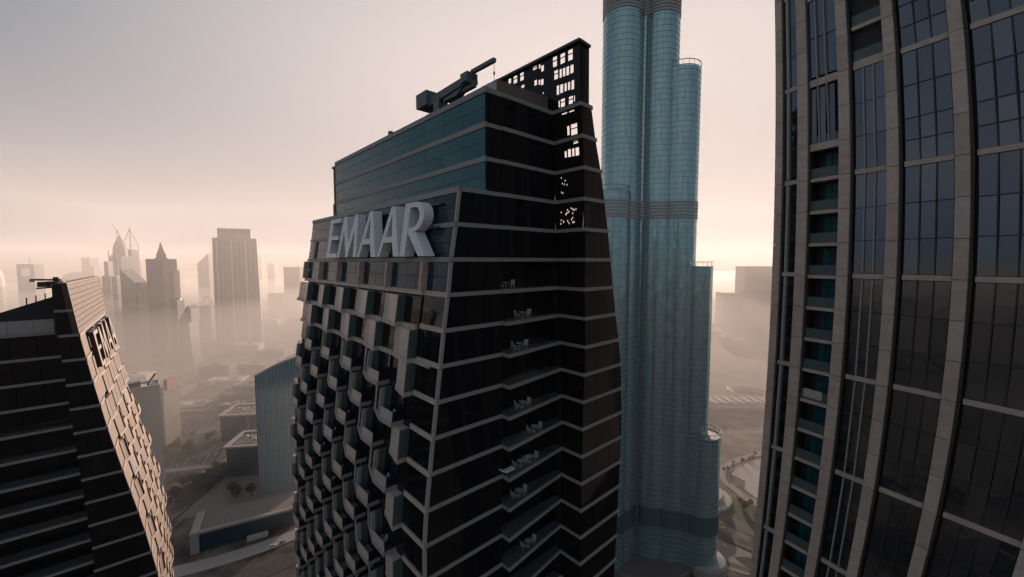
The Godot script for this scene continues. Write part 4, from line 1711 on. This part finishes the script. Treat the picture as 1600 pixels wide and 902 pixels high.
func ground_and_roads() -> void:
	begin()
	# one sheet, finer near the camera
	quad(Vector3(-7000, 0, 2500), Vector3(7000, 0, 2500), Vector3(7000, 0, -8000), Vector3(-7000, 0, -8000), Vector3(0, -50, 0))
	setting("ground", M.ground, "dusty sand-coloured plain of the city")
	# plots of paving and planting
	begin()
	prism(PackedVector2Array([Vector2(-260, -300), Vector2(-170, -345), Vector2(-150, -400), Vector2(-270, -405)]), -0.1, 0.12)
	setting("plaza", M.paving, "pale paved plaza before the blue-green tower")
	begin()
	prism(PackedVector2Array([Vector2(-262, -318), Vector2(-252, -372), Vector2(-285, -385), Vector2(-300, -330)]), -0.1, 0.10)
	setting("planted_lot", M.grass, "dark planted lot beside the rimmed building")
	begin()
	prism(PackedVector2Array([Vector2(-410, -405), Vector2(-330, -392), Vector2(-322, -440), Vector2(-400, -470)]), -0.1, 0.10)
	setting("planted_roundabout", M.grass, "dark planted circle inside the curving road")
	# roads; each layer a little above the one below
	var roads := [
		[[[-520, -520], [-380, -560], [-200, -590], [60, -640]], 24.0, "far highway running across behind the blue-green tower"],
		[[[-560, -560], [-400, -600], [-200, -635], [60, -690]], 24.0, "second far highway parallel to the first"],
		[[[-700, -430], [-430, -505], [-300, -520], [-150, -540]], 12.0, "service road below the highways"],
		[[[-330, -200], [-318, -280], [-320, -360], [-352, -440], [-372, -500]], 13.0, "straight road going away left of the rimmed building"],
		[[[-296, -200], [-286, -280], [-290, -360], [-322, -440], [-360, -520]], 13.0, "second straight road going away beside the first"],
		[[[-262, -200], [-258, -260], [-262, -320], [-278, -400], [-300, -520]], 9.0, "narrow road beside the dark planted lot"],
		[[[-430, -412], [-400, -455], [-350, -470], [-318, -440], [-322, -400]], 9.0, "curving road round the planted circle"]]
	var y := 0.004
	for r in roads:
		begin()
		strip(curve(r[0]), r[1], y)
		setting("road", M.asphalt, r[2])
		begin()
		var c := curve(r[0], 14)
		for i in range(0, c.size() - 1, 2):
			strip([c[i], c[i + 1]], 0.35, y + 0.008)
		strip(offset(c, r[1] / 2 - 0.8), 0.3, y + 0.008)
		strip(offset(c, -r[1] / 2 + 0.8), 0.3, y + 0.008)
		setting("road_markings", M.line_paint, "white lines on the %s" % r[2])
		y += 0.016
	# pale sweeping road at the bottom, with kerbs
	var sweep := curve([[-320, -212], [-250, -237], [-205, -254], [-167, -278], [-128, -317]], 10)
	begin()
	strip(sweep, 12.0, 0.2)
	setting("road", M.concrete, "pale concrete road sweeping past the rimmed building")
	for s in [-1, 1]:
		begin()
		var e := offset(sweep, s * 6.3)
		for i in e.size() - 1:
			bar(Vector3(e[i][0], 0.17, e[i][1]), Vector3(e[i + 1][0], 0.17, e[i + 1][1]), 0.5, 0.34)
		setting("kerb", M.paving, "kerb along the %s side of the sweeping road" % ("near" if s > 0 else "far"))
	begin()
	strip(curve([[-318, -192], [-228, -219], [-179, -236], [-128, -278]], 10), 14.0, 0.16)
	setting("road", M.asphalt, "dark road in front of the pale sweeping road")
	# footbridge
	var b := thing("road_bridge", "pale straight bridge crossing over the two roads left of the plaza", "bridge", Vector3(-316, 0, -362))
	b.rotation.y = 0.26
	begin()
	box(Vector3(0, 6.5, 0), Vector3(74, 1.2, 9))
	part("deck", M.concrete, b)
	for s in [-1, 1]:
		begin()
		box(Vector3(0, 7.7, s * 4.3), Vector3(74, 1.2, 0.3))
		part("parapet", M.concrete, b)
	for x in [-36, -18, 12, 34]:
		begin()
		box(Vector3(x, 3.0, 0), Vector3(1.6, 6.0, 6))
		part("pier", M.concrete, b)
	# right-hand gap: lake, shore path, roads
	begin()
	prism(PackedVector2Array([Vector2(420, -470), Vector2(330, -432), Vector2(268, -405), Vector2(236, -392), Vector2(214, -378), Vector2(206, -368), Vector2(212, -356), Vector2(204, -344), Vector2(206, -332), Vector2(212, -320), Vector2(222, -306), Vector2(260, -280), Vector2(420, -250)]), -0.1, 0.3)
	setting("lake", M.water, "still pale lake in the right-hand gap")
	begin()
	strip(curve([[430, -480], [330, -440], [262, -412], [214, -388], [196, -366], [196, -340], [204, -318], [250, -272]], 8), 7.0, 0.34)
	setting("shore_path", M.paving, "pale path along the edge of the lake")
	begin()
	prism(PackedVector2Array([Vector2(160, -318), Vector2(196, -336), Vector2(240, -268), Vector2(205, -262), Vector2(176, -290)]), -0.1, 0.14)
	setting("park_lawn", M.grass, "dark planted strip between the lake and the roads")
	var r2 := [[[[138, -318], [160, -306], [196, -272], [240, -230]], 14.0, "dark curving road between the skyscraper and the lake"],
		[[[128, -300], [150, -284], [180, -256], [215, -222]], 4.0, "narrow dark path nearer the skyscraper"],
		[[[120, -268], [145, -255], [175, -236], [200, -215]], 4.0, "narrow dark path in front of the pale forecourt"],
		[[[300, -700], [380, -640], [520, -600], [760, -580]], 26.0, "hazy highway beyond the ribbed hall"],
		[[[180, -520], [300, -505], [420, -515], [600, -530]], 16.0, "hazy road in front of the ribbed hall"],
		[[[170, -470], [260, -460], [360, -470], [520, -500]], 10.0, "hazy road between the hall and the lake"]]
	y = 0.15
	for r in r2:
		begin()
		strip(curve(r[0]), r[1], y)
		setting("road", M.asphalt, r[2])
		y += 0.012
	begin()
	prism(PackedVector2Array([Vector2(120, -292), Vector2(146, -282), Vector2(176, -254), Vector2(150, -246), Vector2(118, -262)]), -0.1, 0.12)
	setting("forecourt", M.paving, "pale grey forecourt at the foot of the skyscraper")
	begin()
	prism(PackedVector2Array([Vector2(150, -262), Vector2(160, -262), Vector2(176, -244), Vector2(160, -236)]), -0.1, 0.16)
	setting("lawn_wedge", M.grass, "dark wedge of lawn between two paths")


func offset(c: Array, d: float) -> Array:
	var out := []
	for i in c.size():
		var n := side_at(c, i) * d
		out.append([c[i][0] + n.x, c[i][1] + n.y])
	return out


# ---------------------------------------------------------------- trees and cars
func make_tree(m: Material, s: int) -> Node3D:
	var r := RandomNumberGenerator.new()
	r.seed = s
	var t := thing("tree", "", "tree", Vector3.ZERO, "small trees on the ground far below")
	begin()
	bar(Vector3.ZERO, Vector3(0.1, 1.8, 0), 0.4)
	bar(Vector3(0.1, 1.7, 0), Vector3(0.2, 3.4, 0.1), 0.26)
	for k in 5:
		var a := TAU * k / 5
		bar(Vector3(0.12, 1.9 + 0.2 * k, 0), Vector3(cos(a) * 1.5, 3.4 + 0.3 * k, sin(a) * 1.5), 0.14)
	part("trunk", M.bark, t)
	begin()
	for k in 240:
		var a := r.randf() * TAU
		var q := pow(r.randf(), 0.5)
		var y := r.randf_range(-1.0, 1.0)
		var rad := 2.6 * sqrt(maxf(0.0, 1 - y * y)) * q
		var c := Vector3(cos(a) * rad, 4.2 + y * 1.9, sin(a) * rad)
		var n := Vector3(r.randf_range(-1, 1), r.randf_range(-0.2, 1), r.randf_range(-1, 1)).normalized()
		var e := n.cross(Vector3(0.3, 0.5, 0.8)).normalized() * r.randf_range(0.3, 0.65)
		var g := n.cross(e)
		quad(c - e, c - g * 0.8, c + e, c + g * 0.8, c - n)
	part("crown", m, t)
	return t


func trees_and_cars() -> void:
	var a := make_tree(M.leaf[0], 3)
	var b := make_tree(M.leaf[1], 9)
	var spots := []
	for q in [[-222, -334], [-214, -342], [-206, -344], [-198, -352], [-190, -356], [-232, -330], [-240, -336], [-184, -362]]:
		spots.append([q[0], q[1], 1.5, "dark round tree on the plaza behind the rimmed building"])
	for i in 26:
		spots.append([-262.0 - rng.randf() * 32, -325.0 - rng.randf() * 52, 1.0 + rng.randf() * 0.5, "dark tree in the planted lot beside the straight roads"])
	for i in 22:
		spots.append([-335.0 - rng.randf() * 65, -402.0 - rng.randf() * 50, 0.9 + rng.randf() * 0.5, "dark tree inside the planted circle of the curving road"])
	for i in 18:
		var f := i / 17.0
		spots.append([lerpf(186, 236, f) + rng.randf_range(-7, 7), lerpf(-322, -270, f) + rng.randf_range(-7, 7), 0.6 + rng.randf() * 0.4, "dark tree in the planted strip by the lake"])
	for i in 14:
		var f := i / 13.0
		spots.append([lerpf(198, 300, f) + rng.randf_range(-4, 4), lerpf(-372, -428, f) + rng.randf_range(-3, 3), 0.5 + rng.randf() * 0.3, "dark tree along the far shore of the lake"])
	for i in spots.size():
		var q: Array = spots[i]
		var t: Node3D = (a if i == 0 else b) if i < 2 else dup(a if i % 2 == 0 else b, "tree", Vector3.ZERO, 0, "")
		t.position = Vector3(q[0], 0.12, q[1])
		t.rotation.y = rng.randf() * TAU
		t.scale = Vector3.ONE * q[2] * 1.15
		t.set_meta("label", q[3])
		t.set_meta("group", q[3].replace("dark round tree", "round trees").replace("dark tree", "trees"))
	# cars
	var paints := [mat(0.55, 0.55, 0.54, 0.3), mat(0.04, 0.04, 0.045, 0.3), mat(0.3, 0.31, 0.32, 0.3), mat(0.3, 0.04, 0.03, 0.3)]
	var names := ["white", "black", "grey", "red"]
	var protos := []
	for k in 4:
		protos.append(make_car(paints[k]))
	var cars := [[-168, 0.3, -272, 0.6, 0, "left one of a pair on the road below the rimmed building"], [-163, 0.3, -276, 0.6, 2, "right one of a pair on the road below the rimmed building"], [-151, 0.3, -289, 0.7, 0, "at the dark road's end beside the middle tower"],
		[-290, 0.1, -330, 1.62, 0, "alone on the straight road below the bridge"], [-318, 0.1, -300, 1.5, 1, "on the left straight road below the bridge"], [-287, 0.1, -300, 1.5, 2, "on the right straight road, nearest the bottom"], [-322, 0.1, -398, 1.75, 3, "on the left straight road beyond the bridge"], [-306, 0.1, -408, 1.75, 0, "on the right straight road beyond the bridge"],
		[-240, 0.3, -257, 0.4, 2, "on the pale sweeping road, left one"], [-205, 0.3, -273, 0.5, 1, "on the pale sweeping road, right one"]]
	var used := {}
	for q in cars:
		var k: int = q[4]
		var lab := "%s car far below %s" % [names[k], q[5]]
		var c: Node3D
		if used.has(k):
			c = dup(protos[k], "car", Vector3.ZERO, 0, lab)
		else:
			used[k] = true
			c = protos[k]
			c.set_meta("label", lab)
		c.position = Vector3(q[0], q[1], q[2])
		c.rotation.y = q[3]
	traffic(protos)


# further traffic, too far away to tell one car from the next
func traffic(protos: Array) -> void:
	for i in 26:
		var left := i % 2 == 0
		var f := rng.randf()
		var z := lerpf(-215, -470, f)
		var c := curve([[-330, -200], [-318, -280], [-320, -360], [-352, -440], [-372, -500]] if left else [[-296, -200], [-286, -280], [-290, -360], [-322, -440], [-360, -520]], 12)
		var k := int(f * (c.size() - 2))
		var d := Vector2(c[k + 1][0] - c[k][0], c[k + 1][1] - c[k][1])
		var n := side_at(c, k) * (rng.randf_range(1.5, 4.5) * (1 if i % 4 < 2 else -1))
		var o := dup(protos[rng.randi() % 4], "car", Vector3(c[k][0] + n.x, 0.1, c[k][1] + n.y), atan2(-d.y, d.x), "tiny car in traffic on the %s straight road" % ("left" if left else "right"))
		o.set_meta("group", "cars in traffic on the %s straight road" % ("left" if left else "right"))


func make_car(paint: Material) -> Node3D:
	var t := thing("car", "", "car", Vector3.ZERO, "cars on the roads far below")
	begin()
	hexa([Vector3(-2.2, 0.35, -0.9), Vector3(2.2, 0.35, -0.9), Vector3(2.2, 0.35, 0.9), Vector3(-2.2, 0.35, 0.9), Vector3(-2.15, 0.95, -0.86), Vector3(2.1, 0.82, -0.86), Vector3(2.1, 0.82, 0.86), Vector3(-2.15, 0.95, 0.86)])
	part("body", paint, t)
	begin()
	hexa([Vector3(-1.8, 0.94, -0.8), Vector3(1.1, 0.88, -0.8), Vector3(1.1, 0.88, 0.8), Vector3(-1.8, 0.94, 0.8), Vector3(-1.3, 1.42, -0.66), Vector3(0.45, 1.42, -0.66), Vector3(0.45, 1.42, 0.66), Vector3(-1.3, 1.42, 0.66)])
	part("cabin", M.far_glass, t)
	begin()
	box(Vector3(-0.43, 1.45, 0), Vector3(1.7, 0.06, 1.3))
	part("roof", paint, t)
	for q in [[-1.35, -0.85], [1.35, -0.85], [1.35, 0.85], [-1.35, 0.85]]:
		begin()
		for k in 10:
			var a := TAU * k / 10
			var b := TAU * (k + 1) / 10
			var ca := Vector3(q[0] + cos(a) * 0.33, 0.33 + sin(a) * 0.33, q[1])
			var cb := Vector3(q[0] + cos(b) * 0.33, 0.33 + sin(b) * 0.33, q[1])
			hexa([Vector3(q[0], 0.33, q[1] - 0.1), ca - Vector3(0, 0, 0.1), cb - Vector3(0, 0, 0.1), Vector3(q[0], 0.331, q[1] - 0.1), Vector3(q[0], 0.33, q[1] + 0.1), ca + Vector3(0, 0, 0.1), cb + Vector3(0, 0, 0.1), Vector3(q[0], 0.331, q[1] + 0.1)])
		part("wheel", M.core, t)
	return t


func haze_bank(label: String, lo: Vector3, hi: Vector3, density: float, color: Color) -> void:
	var f := FogVolume.new()
	f.name = numbered("haze")
	f.shape = RenderingServer.FOG_VOLUME_SHAPE_BOX
	f.size = hi - lo
	f.position = (lo + hi) / 2
	var m := FogMaterial.new()
	m.density = density
	m.albedo = color
	f.material = m
	f.set_meta("kind", "stuff")
	f.set_meta("label", label)
	add_child(f)


const SUN := Vector3(0.254, 0.186, -1.0)


# the air of a hazy sunrise: pink near the horizon, grey-blue above, a wide warm glow round the sun, an added one opposite it
func morning_sky() -> ImageTexture:
	var blue := Color(0.092, 0.160, 0.232)
	var warm := Color(0.20, 0.14, 0.10)
	var im := Image.create(512, 256, false, Image.FORMAT_RGBAF)
	var to_sun := SUN.normalized()
	for j in 256:
		var el := 90.0 - (j + 0.5) / 256.0 * 180.0
		var c := blue + warm * exp(-pow(maxf(el, 0.0) / 15.0, 1.6)) * (0.1 + 0.9 * smoothstep(0.0, 10.0, el))
		for i in 512:
			var az := (i + 0.5) / 512.0 * TAU  # the panorama begins straight ahead
			var d := Vector3(sin(az) * cos(deg_to_rad(el)), sin(deg_to_rad(el)), -cos(az) * cos(deg_to_rad(el)))
			var q := rad_to_deg(acos(clampf(d.dot(to_sun), -1.0, 1.0)))
			var g := exp(-pow(q / 60.0, 3.0)) + 0.55 * exp(-pow((180.0 - q) / 60.0, 2.0))  # second lobe: added glow behind the camera that fills the shaded faces
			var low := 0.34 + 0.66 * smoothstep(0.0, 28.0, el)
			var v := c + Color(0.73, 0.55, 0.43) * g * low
			if el < 0.0:
				v = Color(0.24, 0.20, 0.17)
			im.set_pixel(i, j, Color(v.r * 0.222, v.g * 0.222, v.b * 0.222, 1.0))
	return ImageTexture.create_from_image(im)


func _ready() -> void:
	rng.seed = 7
	# ---- camera
	var cam := Camera3D.new()
	cam.name = "camera"
	add_child(cam)
	cam.position = Vector3(0, EYE, 0)
	cam.rotation = Vector3(-atan(43.0 / 635.0), 0, 0)
	cam.fov = 70.77
	cam.near = 0.5
	cam.far = 20000.0
	# ---- sky, air and exposure
	var env := Environment.new()
	env.background_mode = Environment.BG_SKY
	var sm := PanoramaSkyMaterial.new()
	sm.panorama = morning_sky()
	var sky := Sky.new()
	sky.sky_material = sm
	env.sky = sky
	env.tonemap_mode = Environment.TONE_MAPPER_LINEAR
	env.tonemap_exposure = 4.5
	env.sdfgi_enabled = true
	env.ssao_enabled = true
	env.ssil_enabled = true
	env.volumetric_fog_enabled = true
	env.volumetric_fog_density = 0.000008
	env.volumetric_fog_albedo = Color(0.95, 0.93, 0.92)
	env.volumetric_fog_anisotropy = 0.6
	var we := WorldEnvironment.new()
	we.name = "world_environment"
	we.environment = env
	add_child(we)
	# ---- the low sun behind the skyscraper
	var sun := DirectionalLight3D.new()
	sun.name = "sun"
	sun.light_color = Color(1.0, 0.88, 0.80)
	sun.light_energy = 1.6
	sun.light_angular_distance = 0.5
	sun.shadow_enabled = true
	add_child(sun)
	sun.look_at_from_position(SUN, Vector3.ZERO, Vector3.UP)

	materials()
	ground_and_roads()
	sign_tower()
	twin_tower()
	right_tower()
	spire()
	skyline()
	near_city()
	mid_blocks()
	low_city()
	haze_bank("thick low haze lying over the far plain", Vector3(-2200, 0.5, -2280), Vector3(2200, 110, -270), 0.0011, Color(0.97, 0.95, 0.93))
	haze_bank("thin haze reaching above the tower tops", Vector3(-2300, 0.7, -2400), Vector3(2300, 500, -480), 0.00023, Color(0.97, 0.95, 0.93))
	haze_bank("haze wrapping the distant towers", Vector3(-2250, 0.6, -2350), Vector3(2250, 262, -410), 0.00034, Color(0.97, 0.95, 0.93))
	trees_and_cars()
